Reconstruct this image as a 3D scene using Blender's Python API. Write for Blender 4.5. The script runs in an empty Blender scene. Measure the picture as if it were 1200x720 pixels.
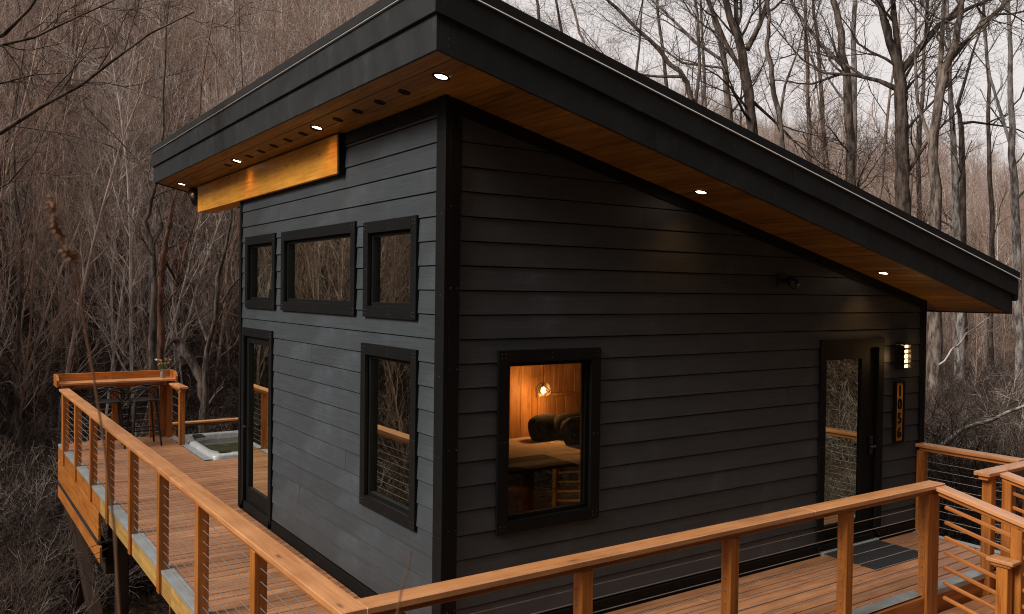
import bpy, math, random
import numpy as np
from mathutils import Matrix, Vector
R = math.radians
scene = bpy.context.scene
random.seed(7)

# ------------------------------------------------------------------ camera
YAW, PITCH, ROLL, FPX = R(55.906), R(-1.039), R(0.71), 991.4
CAM = np.array([-2.977, -5.247, 2.600])
fw = np.array([math.cos(PITCH)*math.cos(YAW), math.cos(PITCH)*math.sin(YAW), math.sin(PITCH)])
rt0 = np.array([math.sin(YAW), -math.cos(YAW), 0.0]); up0 = np.cross(rt0, fw)
rt = math.cos(ROLL)*rt0 + math.sin(ROLL)*up0
up = -math.sin(ROLL)*rt0 + math.cos(ROLL)*up0
cd = bpy.data.cameras.new('camera'); cam = bpy.data.objects.new('camera', cd)
scene.collection.objects.link(cam)
cam.matrix_world = Matrix(((rt[0], up[0], -fw[0], CAM[0]), (rt[1], up[1], -fw[1], CAM[1]), (rt[2], up[2], -fw[2], CAM[2]), (0, 0, 0, 1)))
cd.sensor_width = 36.0; cd.sensor_fit = 'HORIZONTAL'; cd.lens = FPX/1200*36
cd.clip_start = 0.05; cd.clip_end = 4000
cd.dof.use_dof = True; cd.dof.focus_distance = 10.5; cd.dof.aperture_fstop = 5.6
scene.camera = cam

# ------------------------------------------------------------------ sky, sun, exposure
SUN_EL, SUN_AZ = R(37), R(181)       # azimuth of the sun measured from +X, counter-clockwise
wd = bpy.data.worlds.new('World'); scene.world = wd; wd.use_nodes = True
nt = wd.node_tree; nt.nodes.clear()
sky = nt.nodes.new('ShaderNodeTexSky'); sky.sky_type = 'NISHITA'; sky.sun_disc = False
sky.sun_elevation = SUN_EL; sky.sun_rotation = R(90) - SUN_AZ
sky.dust_density = 4.0; sky.air_density = 1.0
hs = nt.nodes.new('ShaderNodeHueSaturation'); hs.inputs['Saturation'].default_value = 0.12
mx = nt.nodes.new('ShaderNodeMix'); mx.data_type = 'RGBA'; mx.inputs['Factor'].default_value = 0.82
mx.inputs[7].default_value = (8.1, 7.55, 7.4, 1)      # even cloud cover
bg = nt.nodes.new('ShaderNodeBackground'); bg.inputs['Strength'].default_value = 0.0735
wo = nt.nodes.new('ShaderNodeOutputWorld')
nt.links.new(sky.outputs[0], hs.inputs['Color']); nt.links.new(hs.outputs[0], mx.inputs[6])
nt.links.new(mx.outputs[2], bg.inputs[0]); nt.links.new(bg.outputs[0], wo.inputs[0])
sl = bpy.data.lights.new('sun', 'SUN'); sl.energy = 2.2; sl.angle = R(22); sl.color = (1, .95, .9)
so = bpy.data.objects.new('sun', sl); scene.collection.objects.link(so)
sd = Vector((math.cos(SUN_EL)*math.cos(SUN_AZ), math.cos(SUN_EL)*math.sin(SUN_AZ), math.sin(SUN_EL)))
so.rotation_euler = sd.to_track_quat('Z', 'Y').to_euler(); so.location = sd*60
scene.view_settings.view_transform = 'Standard'; scene.view_settings.look = 'None'
scene.view_settings.exposure = 0.62; scene.view_settings.gamma = 1.0
scene.view_settings.use_curve_mapping = False
scene.cycles.filter_width = 1.05; scene.cycles.use_denoising = True; scene.cycles.denoising_prefilter = 'NONE'
scene.cycles.max_bounces = 6; scene.cycles.transparent_max_bounces = 12
scene.cycles.sample_clamp_indirect = 4.0

# ------------------------------------------------------------------ materials
def new_mat(name):
    m = bpy.data.materials.new(name); m.use_nodes = True
    n = m.node_tree; b = n.nodes['Principled BSDF']
    return m, n, b
def node(n, t, **kw):
    x = n.nodes.new(t)
    for k, v in kw.items(): setattr(x, k, v)
    return x
def setin(x, **kw):
    for k, v in kw.items(): x.inputs[k].default_value = v
def ramp(n, fac, stops):
    r = node(n, 'ShaderNodeValToRGB')
    while len(r.color_ramp.elements) < len(stops): r.color_ramp.elements.new(.5)
    for e, (p, c) in zip(r.color_ramp.elements, stops): e.position = p; e.color = (*c, 1)
    n.links.new(fac, r.inputs[0]); return r
def vary(n, colour, amount, hue=0.0):
    """small brightness change from one board to the next"""
    oi = node(n, 'ShaderNodeObjectInfo')
    mr = node(n, 'ShaderNodeMapRange'); setin(mr, **{'To Min': 1-amount, 'To Max': 1+amount}); n.links.new(oi.outputs['Random'], mr.inputs[0])
    h = node(n, 'ShaderNodeHueSaturation'); n.links.new(mr.outputs[0], h.inputs['Value']); n.links.new(colour, h.inputs['Color'])
    return h.outputs[0]
def coords(n, scale, use='Object'):
    tc = node(n, 'ShaderNodeTexCoord'); oi = node(n, 'ShaderNodeObjectInfo')
    mu = node(n, 'ShaderNodeMath', operation='MULTIPLY'); mu.inputs[1].default_value = 37.0; n.links.new(oi.outputs['Random'], mu.inputs[0])
    va = node(n, 'ShaderNodeVectorMath', operation='ADD'); n.links.new(tc.outputs[use], va.inputs[0]); n.links.new(mu.outputs[0], va.inputs[1])
    mp = node(n, 'ShaderNodeMapping'); mp.inputs['Scale'].default_value = scale; n.links.new(va.outputs[0], mp.inputs[0])
    return mp.outputs[0]
def bump(n, b, h, strength, dist=0.01):
    bp = node(n, 'ShaderNodeBump'); setin(bp, Strength=strength, Distance=dist)
    n.links.new(h, bp.inputs['Height']); n.links.new(bp.outputs[0], b.inputs['Normal'])
def wood(name, dark, mid, light, rough=.5, spec=.5, amt=.16, coat=0):
    m, n, b = new_mat(name)
    v = coords(n, (1.1, 26, 26)); nz = node(n, 'ShaderNodeTexNoise'); setin(nz, Scale=1.0, Detail=7.0, Roughness=.62, Distortion=1.2); n.links.new(v, nz.inputs[0])
    r = ramp(n, nz.outputs[0], [(.30, dark), (.5, mid), (.72, light)])
    v2 = coords(n, (1.4, 5, 5)); kn = node(n, 'ShaderNodeTexVoronoi'); setin(kn, Scale=1.3); n.links.new(v2, kn.inputs[0])
    kr = ramp(n, kn.outputs['Distance'], [(.03, (.25, .2, .16)), (.11, (1, 1, 1))])
    mm = node(n, 'ShaderNodeMix', data_type='RGBA', blend_type='MULTIPLY'); mm.inputs[0].default_value = .8
    n.links.new(r.outputs[0], mm.inputs[6]); n.links.new(kr.outputs[0], mm.inputs[7])
    v3 = coords(n, (2.2, 3, 3)); st = node(n, 'ShaderNodeTexNoise'); setin(st, Scale=1.4, Detail=4.0); n.links.new(v3, st.inputs[0])
    sr = ramp(n, st.outputs[0], [(.3, (.72, .68, .66)), (.62, (1.06, 1.06, 1.06))])
    m2 = node(n, 'ShaderNodeMix', data_type='RGBA', blend_type='MULTIPLY'); m2.inputs[0].default_value = .75
    n.links.new(mm.outputs[2], m2.inputs[6]); n.links.new(sr.outputs[0], m2.inputs[7])
    n.links.new(vary(n, m2.outputs[2], amt), b.inputs['Base Color'])
    setin(b, Roughness=rough, **{'Specular IOR Level': spec, 'Coat Weight': coat})
    bump(n, b, nz.outputs[0], .25, .004)
    return m
def flat(name, col, rough=.5, metal=0, spec=.5, noise=.12, scale=9, amt=0):
    m, n, b = new_mat(name)
    tc = node(n, 'ShaderNodeTexCoord'); nz = node(n, 'ShaderNodeTexNoise'); setin(nz, Scale=scale, Detail=6.0, Roughness=.65); n.links.new(tc.outputs['Object'], nz.inputs[0])
    lo = tuple(c*(1-noise) for c in col); hi = tuple(min(1, c*(1+noise)) for c in col)
    r = ramp(n, nz.outputs[0], [(.3, lo), (.7, hi)])
    out = r.outputs[0]
    if amt: out = vary(n, out, amt)
    n.links.new(out, b.inputs['Base Color']); setin(b, Roughness=rough, Metallic=metal, **{'Specular IOR Level': spec})
    bump(n, b, nz.outputs[0], .08, .004)
    return m
def emit(name, col, s):
    m, n, b = new_mat(name); setin(b, **{'Base Color': (*col, 1), 'Emission Color': (*col, 1), 'Emission Strength': s}); return m

M = {}
M['cedar'] = wood('cedar', (.25, .072, .011), (.42, .138, .023), (.54, .21, .042), .40, .5, .14)
M['cap'] = wood('cap_cedar', (.45, .180, .060), (.60, .268, .102), (.70, .35, .155), .36, .7, .10, .2)
M['deckwood'] = wood('deck_cedar', (.27, .116, .048), (.40, .184, .084), (.52, .262, .135), .42, .6, .16, .0)
M['newpine'] = wood('treated_pine', (.30, .155, .035), (.46, .26, .070), (.55, .35, .11), .55, .4, .08)
M['soffit'] = wood('soffit_wood', (.12, .058, .009), (.26, .132, .020), (.38, .21, .038), .45, .4, .22)
M['beam'] = wood('beam_wood', (.42, .170, .016), (.64, .275, .030), (.74, .35, .048), .45, .4, .05)
M['paneling'] = wood('panel_wood', (.20, .09, .03), (.36, .17, .06), (.45, .24, .10), .55, .3, .15)
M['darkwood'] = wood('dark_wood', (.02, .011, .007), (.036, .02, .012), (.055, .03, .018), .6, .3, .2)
M['black'] = flat('black_trim', (.0045, .0048, .0044), .65, 0, .18, .3, 6)
M['fascia'] = flat('fascia_paint', (.021, .0235, .024), .6, 0, .28, .3, 3)
fm = M['fascia'].node_tree; fb = fm.nodes['Principled BSDF']; src = fb.inputs['Base Color'].links[0].from_socket
tc = node(fm, 'ShaderNodeTexCoord'); mp = node(fm, 'ShaderNodeMapping'); mp.inputs['Scale'].default_value = (1.6, 1.6, .7); fm.links.new(tc.outputs['Object'], mp.inputs[0])
sn = node(fm, 'ShaderNodeTexNoise'); setin(sn, Scale=1.5, Detail=9.0, Roughness=.72); fm.links.new(mp.outputs[0], sn.inputs[0])
rr = ramp(fm, sn.outputs[0], [(.36, (.72, .72, .72)), (.56, (1, 1, 1)), (.68, (1.7, 1.8, 1.85)), (.78, (3.2, 3.4, 3.5))])
mm = node(fm, 'ShaderNodeMix', data_type='RGBA', blend_type='MULTIPLY'); mm.inputs[0].default_value = 1
fm.links.new(src, mm.inputs[6]); fm.links.new(rr.outputs[0], mm.inputs[7]); fm.links.new(mm.outputs[2], fb.inputs['Base Color'])
M['roofing'] = flat('roofing', (.016, .015, .014), .75, 0, .3, .3, 12)
M['steel'] = flat('galvanised_steel', (.42, .46, .47), .45, .55, .5, .2, 5)
M['drip'] = flat('drip_metal', (.70, .71, .71), .4, .9, .5, .1, 5)
M['cable'] = flat('cable_steel', (.55, .55, .54), .35, .8, .5, .1)
M['blackmetal'] = flat('black_metal', (.010, .010, .010), .4, .2, .5, .2)
M['mat'] = flat('rubber_mat', (.018, .020, .022), .85, 0, .3, .35, 40)
M['nail'] = flat('nail_head', (.13, .13, .125), .5, .4)
M['sheet'] = flat('bed_linen', (.42, .31, .24), .9, 0, .2, .08, 5)
M['dark_cloth'] = flat('dark_cloth', (.02, .018, .018), .95, 0, .2, .3, 20)
M['white_top'] = flat('white_top', (.75, .75, .73), .35)
M['tubshell'] = flat('tub_acrylic', (.38, .39, .375), .3, 0, .5, .25, 14)
M['bulb'] = emit('warm_bulb', (1, .55, .22), 9)
M['lamp_disc'] = emit('downlight_glow', (1, .80, .58), 9)
M['sconce_glow'] = emit('sconce_glow', (1, .66, .30), 5)

# dark painted lap siding: fine horizontal grain, chalky pale wear
m, n, b = new_mat('charcoal_siding')
v = coords(n, (2.2, 2.2, 60)); nz = node(n, 'ShaderNodeTexNoise'); setin(nz, Scale=1.0, Detail=6.0, Roughness=.6, Distortion=.6); n.links.new(v, nz.inputs[0])
tc = node(n, 'ShaderNodeTexCoord'); wv = node(n, 'ShaderNodeTexNoise'); setin(wv, Scale=1.1, Detail=7.0, Roughness=.7); n.links.new(tc.outputs['Object'], wv.inputs[0])
r1 = ramp(n, nz.outputs[0], [(.3, (.039, .0455, .050)), (.7, (.055, .063, .069))])
r2 = ramp(n, wv.outputs[0], [(.35, (.80, .80, .80)), (.55, (1, 1, 1)), (.64, (1.3, 1.34, 1.36)), (.73, (1.95, 2.05, 2.1))])
mm = node(n, 'ShaderNodeMix', data_type='RGBA', blend_type='MULTIPLY'); mm.inputs[0].default_value = 1
n.links.new(r1.outputs[0], mm.inputs[6]); n.links.new(r2.outputs[0], mm.inputs[7])
n.links.new(vary(n, mm.outputs[2], .07), b.inputs['Base Color']); setin(b, Roughness=.55, **{'Specular IOR Level': .4})
bump(n, b, nz.outputs[0], .35, .003); M['siding'] = m

# window glass: clear with Fresnel reflection; coated panes reflect more
def glass(name, k, tint):
    m, n, b = new_mat(name); n.nodes.remove(b)
    out = [x for x in n.nodes if x.type == 'OUTPUT_MATERIAL'][0]
    tr = node(n, 'ShaderNodeBsdfTransparent'); tr.inputs[0].default_value = tint
    gl = node(n, 'ShaderNodeBsdfGlossy'); gl.inputs['Roughness'].default_value = .01; gl.inputs[0].default_value = (.94, .98, .84, 1)
    fr = node(n, 'ShaderNodeFresnel'); fr.inputs[0].default_value = 1.52
    f2 = node(n, 'ShaderNodeMath', operation='MULTIPLY'); f2.use_clamp = True; f2.inputs[1].default_value = k
    ms = node(n, 'ShaderNodeMixShader')
    n.links.new(fr.outputs[0], f2.inputs[0]); n.links.new(f2.outputs[0], ms.inputs[0]); n.links.new(tr.outputs[0], ms.inputs[1]); n.links.new(gl.outputs[0], ms.inputs[2]); n.links.new(ms.outputs[0], out.inputs[0])
    return m
M['glass'] = glass('coated_glass', 6.5, (.62, .66, .60, 1)); M['clear_glass'] = glass('clear_glass', .35, (.86, .87, .84, 1))

# tub water
m, n, b = new_mat('tub_water'); setin(b, **{'Base Color': (.045, .048, .022, 1), 'Roughness': .04, 'IOR': 1.33})
tc = node(n, 'ShaderNodeTexCoord'); nz = node(n, 'ShaderNodeTexNoise'); setin(nz, Scale=9, Detail=3); n.links.new(tc.outputs['Object'], nz.inputs[0]); bump(n, b, nz.outputs[0], .15, .02); M['water'] = m

# bark
def bark(name, dark, light, inst=False, cols=None):
    m, n, b = new_mat(name)
    tc = node(n, 'ShaderNodeTexCoord'); mp = node(n, 'ShaderNodeMapping'); mp.inputs['Scale'].default_value = (1, 1, .28); n.links.new(tc.outputs['Object'], mp.inputs[0])
    nz = node(n, 'ShaderNodeTexNoise'); setin(nz, Scale=9.0, Detail=6.0, Roughness=.7); n.links.new(mp.outputs[0], nz.inputs[0])
    r = ramp(n, nz.outputs[0], [(.42, dark), (.60, light)])
    col = r.outputs[0]
    if cols:
        oi = node(n, 'ShaderNodeObjectInfo'); rr = ramp(n, oi.outputs['Random'], cols)
        mm = node(n, 'ShaderNodeMix', data_type='RGBA', blend_type='MULTIPLY'); mm.inputs[0].default_value = 1
        n.links.new(col, mm.inputs[6]); n.links.new(rr.outputs[0], mm.inputs[7]); col = mm.outputs[2]
    n.links.new(col, b.inputs['Base Color']); setin(b, Roughness=.85, **{'Specular IOR Level': .25})
    bump(n, b, nz.outputs[0], .6, .03)
    return m
M['bark'] = bark('grey_brown_bark', (.050, .036, .028), (.24, .185, .15))
M['bark_dark'] = bark('dark_bark', (.026, .018, .014), (.13, .095, .075))
M['bark_red'] = bark('red_brown_bark', (.06, .028, .018), (.20, .090, .055))
M['bark_pale'] = bark('pale_bark', (.10, .085, .07), (.46, .42, .38))
M['forest'] = bark('forest_bark', (.55, .5, .47), (1.0, 1.0, 1.0), cols=[(0, (.29, .200, .155)), (.3, (.44, .33, .27)), (.55, (.58, .47, .41)), (.75, (.44, .285, .21)), (.92, (.68, .61, .55))])
M['brush'] = bark('shaded_brush_bark', (.5, .45, .42), (1.0, 1.0, 1.0), cols=[(0, (.060, .040, .031)), (.45, (.115, .080, .064)), (.75, (.22, .165, .13)), (.9, (.46, .40, .35))])  # valley shade put into the colour: brush darker than the forest bark
M['weed'] = flat('dry_weed', (.20, .10, .05), .9)
M['leaf_dark'] = flat('evergreen_leaf', (.022, .036, .013), .5, 0, .5, .4, 30)

# forest floor: dead leaves
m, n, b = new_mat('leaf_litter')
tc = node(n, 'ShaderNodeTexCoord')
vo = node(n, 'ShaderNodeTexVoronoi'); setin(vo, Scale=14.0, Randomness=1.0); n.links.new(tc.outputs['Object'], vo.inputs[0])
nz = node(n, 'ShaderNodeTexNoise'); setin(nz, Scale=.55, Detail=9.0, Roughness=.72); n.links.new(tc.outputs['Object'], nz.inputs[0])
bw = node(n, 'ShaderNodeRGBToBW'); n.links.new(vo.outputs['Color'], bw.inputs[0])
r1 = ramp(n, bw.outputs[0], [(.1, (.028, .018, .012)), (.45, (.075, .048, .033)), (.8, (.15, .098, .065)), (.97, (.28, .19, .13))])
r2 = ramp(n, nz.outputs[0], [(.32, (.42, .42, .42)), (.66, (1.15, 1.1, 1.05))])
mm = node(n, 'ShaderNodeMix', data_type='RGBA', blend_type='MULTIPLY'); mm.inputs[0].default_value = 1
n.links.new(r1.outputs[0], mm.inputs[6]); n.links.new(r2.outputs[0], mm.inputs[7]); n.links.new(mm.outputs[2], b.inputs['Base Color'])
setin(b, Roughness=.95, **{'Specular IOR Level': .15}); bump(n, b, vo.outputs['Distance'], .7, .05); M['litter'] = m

# ------------------------------------------------------------------ object helpers
COL = scene.collection
def W(o):
    w = o.matrix_basis.copy()
    if o.parent: w = W(o.parent) @ o.matrix_parent_inverse @ w
    return w
def attach(o, parent):
    if parent is not None:
        o.parent = parent; o.matrix_parent_inverse = W(parent).inverted()
    return o
def tag(o, label, cat, group=None):
    o['label'] = label; o['category'] = cat
    if group: o['group'] = group
    return o
def thing(name, label, cat, loc=(0, 0, 0), group=None):
    o = bpy.data.objects.new(name, None); o.empty_display_size = .2; COL.objects.link(o); o.location = loc
    return tag(o, label, cat, group)
def link(name, me, mat, parent=None, mw=None, smooth=False):
    if mat is not None and not me.materials: me.materials.append(mat)
    o = bpy.data.objects.new(name, me); COL.objects.link(o)
    if mw is not None: o.matrix_basis = mw
    if smooth: me.polygons.foreach_set('use_smooth', [True]*len(me.polygons))
    return attach(o, parent)
def chamfer_mesh(name, sx, sy, sz, c):
    hx, hy, hz = sx/2, sy/2, sz/2
    c = min(c, .45*min(sx, sy, sz)); V = []; ix = {}
    for a in (-1, 1):
        for b_ in (-1, 1):
            for d in (-1, 1):
                for k in range(3):
                    p = [a*(hx-c), b_*(hy-c), d*(hz-c)]
                    p[k] = (a*hx, b_*hy, d*hz)[k]
                    ix[(a, b_, d, k)] = len(V); V.append(p)
    F = []
    S = (-1, 1)
    for k in range(3):
        i, j = (k+1) % 3, (k+2) % 3
        for s in S:
            q = []
            for (u, v) in ((-1, -1), (1, -1), (1, 1), (-1, 1)):
                t = [0, 0, 0]; t[k] = s; t[i] = u; t[j] = v; q.append(ix[(*t, k)])
            F.append(q if s > 0 else q[::-1])
    for k in range(3):                       # edges run along axis k
        i, j = (k+1) % 3, (k+2) % 3
        for u in S:
            for v in S:
                q = []
                for s, kk in ((-1, i), (1, i), (1, j), (-1, j)):
                    t = [0, 0, 0]; t[k] = s; t[i] = u; t[j] = v; q.append(ix[(*t, kk)])
                F.append(q if u*v < 0 else q[::-1])
    for a in S:
        for b_ in S:
            for d in S:
                q = [ix[(a, b_, d, k)] for k in range(3)]
                F.append(q if a*b_*d > 0 else q[::-1])
    me = bpy.data.meshes.new(name); me.from_pydata(V, [], F); me.update(); return me
def frame(center, ux, uz):
    ux = Vector(ux).normalized(); uz = Vector(uz); uz = (uz - ux*uz.dot(ux)).normalized(); uy = uz.cross(ux)
    return Matrix(((ux[0], uy[0], uz[0], center[0]), (ux[1], uy[1], uz[1], center[1]), (ux[2], uy[2], uz[2], center[2]), (0, 0, 0, 1)))
def bar(name, p0, p1, w, h, mat, parent=None, upv=(0, 0, 1), c=.004, M4=None):
    """a board from p0 to p1 (centre line), w across, h along upv; its length is local X"""
    p0, p1 = Vector(p0), Vector(p1)
    mw = frame((p0+p1)/2, p1-p0, upv)
    if M4 is not None: mw = M4 @ mw
    return link(name, chamfer_mesh(name, (p1-p0).length, w, h, c), mat, parent, mw)
def box(name, lo, hi, mat, parent=None, c=.003, axis=0, M4=None):
    """axis-aligned board; its local X is the given world axis"""
    lo, hi = Vector(lo), Vector(hi); ctr = (lo+hi)/2
    d = Vector((0, 0, 0)); d[axis] = (hi[axis]-lo[axis])/2
    uz = (0, 0, 1) if axis < 2 else (1, 0, 0)
    s = hi-lo
    if axis == 0: w, h = s[1], s[2]
    elif axis == 1: w, h = s[0], s[2]
    else: w, h = s[1], s[0]
    return bar(name, ctr-d, ctr+d, w, h, mat, parent, uz, c, M4)
def raw(name, V, F, mat, parent=None, smooth=False, mw=None):
    me = bpy.data.meshes.new(name); me.from_pydata(V, [], F); me.update()
    return link(name, me, mat, parent, mw, smooth)
def prism_xz(name, pts, y0, y1, mat, parent=None):
    ctr = Vector((sum(p[0] for p in pts)/len(pts), (y0+y1)/2, sum(p[1] for p in pts)/len(pts)))
    n_ = len(pts); V = [(x-ctr[0], y-ctr[1], z-ctr[2]) for y in (y0, y1) for x, z in pts]
    a = sum(pts[i][0]*pts[(i+1) % n_][1]-pts[(i+1) % n_][0]*pts[i][1] for i in range(n_))
    F = [list(range(n_)), list(range(2*n_-1, n_-1, -1))] + [[(i+1) % n_, i, n_+i, n_+(i+1) % n_] for i in range(n_)]
    if a < 0: F = [f[::-1] for f in F]
    return raw(name, V, F, mat, parent, mw=Matrix.Translation(ctr))

class Tubes:
    def __init__(s): s.V = []; s.F = []; s.n = 0
    def add(s, P, rad, k=4, cap=True):
        P = np.asarray(P, float); n_ = len(P); rad = np.broadcast_to(np.asarray(rad, float), (n_,))
        T = np.gradient(P, axis=0); T /= np.linalg.norm(T, axis=1)[:, None]+1e-12
        ref = np.array([0, 0, 1.]) if abs(T[:, 2]).mean() < .8 else np.array([1., 0, 0])
        U = np.cross(T, ref); U /= np.linalg.norm(U, axis=1)[:, None]+1e-12; Vv = np.cross(T, U)
        a = np.arange(k)*2*math.pi/k
        ring = P[:, None, :] + rad[:, None, None]*(np.cos(a)[None, :, None]*U[:, None, :] + np.sin(a)[None, :, None]*Vv[:, None, :])
        s.V.append(ring.reshape(-1, 3))
        i = np.arange(n_-1)[:, None]*k; j = np.arange(k)[None, :]; j2 = (j+1) % k
        s.F.append(np.stack([i+j, i+k+j, i+k+j2, i+j2], -1).reshape(-1, 4)+s.n)
        s.n += n_*k
        return s
    def mesh(s, name, origin=(0, 0, 0)):
        me = bpy.data.meshes.new(name)
        if not s.V: return me
        V = np.concatenate(s.V)-np.asarray(origin); F = np.concatenate(s.F)
        me.vertices.add(len(V)); me.vertices.foreach_set('co', V.astype(np.float32).ravel())
        me.loops.add(F.size); me.loops.foreach_set('vertex_index', F.astype(np.int32).ravel())
        me.polygons.add(len(F)); me.polygons.foreach_set('loop_start', np.arange(0, F.size, 4, dtype=np.int32))
        try: me.polygons.foreach_set('loop_total', np.full(len(F), 4, np.int32))
        except Exception: pass
        me.polygons.foreach_set('use_smooth', np.ones(len(F), bool))
        me.update(calc_edges=True); return me
    def build(s, name, mat, parent=None, origin=(0, 0, 0)):
        return link(name, s.mesh(name, origin), mat, parent, Matrix.Translation(origin))
def tube(name, P, r, mat, parent=None, k=6):
    o = P[0]; return Tubes().add(P, r, k).build(name, mat, parent, o)
def lathe(name, prof, c, mat, parent=None, k=20, smooth=True):
    V = []; F = []
    for r_, z in prof:
        for i in range(k): V.append((r_*math.cos(2*math.pi*i/k), r_*math.sin(2*math.pi*i/k), z))
    for j in range(len(prof)-1):
        for i in range(k): F.append((j*k+i, j*k+(i+1) % k, (j+1)*k+(i+1) % k, (j+1)*k+i))
    F.append(list(range(k))[::-1]); F.append([(len(prof)-1)*k+i for i in range(k)])
    return raw(name, V, F, mat, parent, smooth, Matrix.Translation(c))
def ray_point(px, py, dist):
    v = fw + rt*(px-600)/FPX - up*(py-360)/FPX
    return CAM + v*dist

# ------------------------------------------------------------------ ground
def sst(a, b_, x):
    t = np.clip((x-a)/(b_-a), 0, 1); return t*t*(3-2*t)
AZ = R(107)
def s_of(x, y): return x*math.cos(AZ)+y*math.sin(AZ)
def ground_z(x, y):
    x = np.asarray(x, float); y = np.asarray(y, float)
    w = y*.8-x*.6
    z = -1.0-2.9*sst(-3, 9, w)
    s = s_of(x, y); q = np.maximum(0, s-13)
    q = np.where(q < 6, q*q/12, q-3)
    hill = .58*q; hill = np.where(hill > 44, 44+ (hill-44)*.15, hill)
    z = z+hill
    z = z+2.0*sst(-2.6, -6.6, y)*(1-sst(.5, 3.5, x))*(1-sst(-9, -14, x)*.5)
    bank = 1.6*np.maximum(0, -y-7.5); z = z+np.where(bank > 34, 34+(bank-34)*.25, bank)  # bank behind the camera, made extra steep to block sky light
    z = z+13*sst(50, 150, x*math.cos(R(20))+y*math.sin(R(20)))*(1-sst(20, 60, s))
    z = z+.22*np.sin(x*.53+1.3)*np.cos(y*.47)*sst(7, 14, np.hypot(x-2, y-3)) + .5*np.sin(x*.11+y*.07)*sst(15, 40, np.hypot(x, y))
    return z
u = np.linspace(-1, 1, 190); gx = 4+900*np.sinh(u*5.2)/math.sinh(5.2); gy = 4+900*np.sinh(u*5.2)/math.sinh(5.2)
X, Y = np.meshgrid(gx, gy, indexing='ij'); Zg = ground_z(X, Y)
N = len(u); I = np.arange(N*N).reshape(N, N)
me = bpy.data.meshes.new('ground')
me.from_pydata(np.stack([X, Y, Zg], -1).reshape(-1, 3).tolist(), [], np.stack([I[:-1, :-1], I[1:, :-1], I[1:, 1:], I[:-1, 1:]], -1).reshape(-1, 4).tolist())
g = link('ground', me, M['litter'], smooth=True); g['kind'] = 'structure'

# ------------------------------------------------------------------ cabin
LX, LY = 6.13, 4.90                 # the house stands at x 0..LX, y 0..LY
SL = .2318
def zs(x): return 3.98-SL*x         # underside of the roof
cabin = thing('cabin', 'dark charcoal lap-sided cabin with sloping shed roof and black-trimmed windows', 'cabin')
EXP = .178; Z0 = 2.6
# openings: a0, a1, z0, z1 measured over the outside of the black casing
WIN_L = [('window', 3.63, 4.68, 2.375, 3.195), ('window', 1.535, 3.433, 2.375, 3.19), ('window', .40, 1.36, 2.375, 3.165), ('window', .385, 1.39, .785, 2.155), ('glass_door', 3.71, 4.80, .035, 2.145)]
WIN_R = [('window', .445, 1.43, .785, 2.163), ('glass_door', 4.27, 5.35, .015, 2.157)]
WIN_B = [('window', 1.15, 2.75, .06, 2.15)]

def cells(a0, a1, b0, b1, holes):
    xs = sorted({a0, a1, *[v for h in holes for v in (h[0], h[1])]}); ys = sorted({b0, b1, *[v for h in holes for v in (h[2], h[3])]})
    xs = [v for v in xs if a0 <= v <= a1]; ys = [v for v in ys if b0 <= v <= b1]
    for i in range(len(xs)-1):
        j = 0
        while j < len(ys)-1:
            cx = (xs[i]+xs[i+1])/2
            free = lambda jj: not any(h[0] < cx < h[1] and h[2] < (ys[jj]+ys[jj+1])/2 < h[3] for h in holes)
            if not free(j): j += 1; continue
            k = j
            while k+1 < len(ys)-1 and free(k+1): k += 1
            yield xs[i], xs[i+1], ys[j], ys[k+1]
            j = k+1
def wall_mesh(face, holes, d0, d1, a0, a1, top):
    """one solid wall with its openings; top(a) gives the height of its upper edge"""
    V = []; F = []
    for x0, x1, z0, z1 in cells(a0, a1, -.02, 9.0, holes):
        zt0, zt1 = (top(x0), top(x1)) if z1 > 8 else (z1, z1)
        b0 = len(V)
        for d in (d0, d1):
            for a, z in ((x0, z0), (x1, z0), (x1, zt1), (x0, zt0)):
                V.append((d, a, z) if face == 'L' else (a, d, z))
        q = [(0, 1, 2, 3), (7, 6, 5, 4), (1, 0, 4, 5), (2, 1, 5, 6), (3, 2, 6, 7), (0, 3, 7, 4)]
        F += [tuple(b0+i for i in (f if face == 'L' else f[::-1])) for f in q]
    return V, F
ins = lambda L, k: [(a0+k, a1-k, z0+k, z1-k) for _, a0, a1, z0, z1 in L]
M['sheathing'] = M['paneling']
def dark_backing(o):                        # outer face coloured black to give the shadow lines between siding boards
    o.data.materials.append(M['black'])
    for i, p in enumerate(o.data.polygons):
        if i % 6 == 0: p.material_index = 1
V, F = wall_mesh('L', ins(WIN_L, .075), .022, .14, .022, LY-.022, lambda a: zs(.14)+.02)
wall_l = raw('wall', V, F, M['sheathing'], cabin); dark_backing(wall_l); wall_l['label'] = 'grey lap-sided wall with five black windows under the wood beam'
V, F = wall_mesh('R', ins(WIN_R, .075), .022, .14, .141, LX-.15, lambda a: zs(a)+.02)
wall_r = raw('wall', V, F, M['sheathing'], cabin); dark_backing(wall_r); wall_r['label'] = 'shaded lap-sided wall with bedroom window and entrance door'
V, F = wall_mesh('R', ins(WIN_B, .0), LY-.14, LY-.022, .141, LX-.15, lambda a: zs(a)+.02)
wall_b = raw('wall', V, F, M['sheathing'], cabin)
V, F = wall_mesh('L', [], LX-.14, LX-.022, .022, LY-.022, lambda a: zs(LX-.14)+.03)
wall_e = raw('wall', V, F, M['sheathing'], cabin)
box('interior_floor', (.145, .145, -.03), (LX-.145, LY-.145, .03), M['paneling'], cabin)

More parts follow.
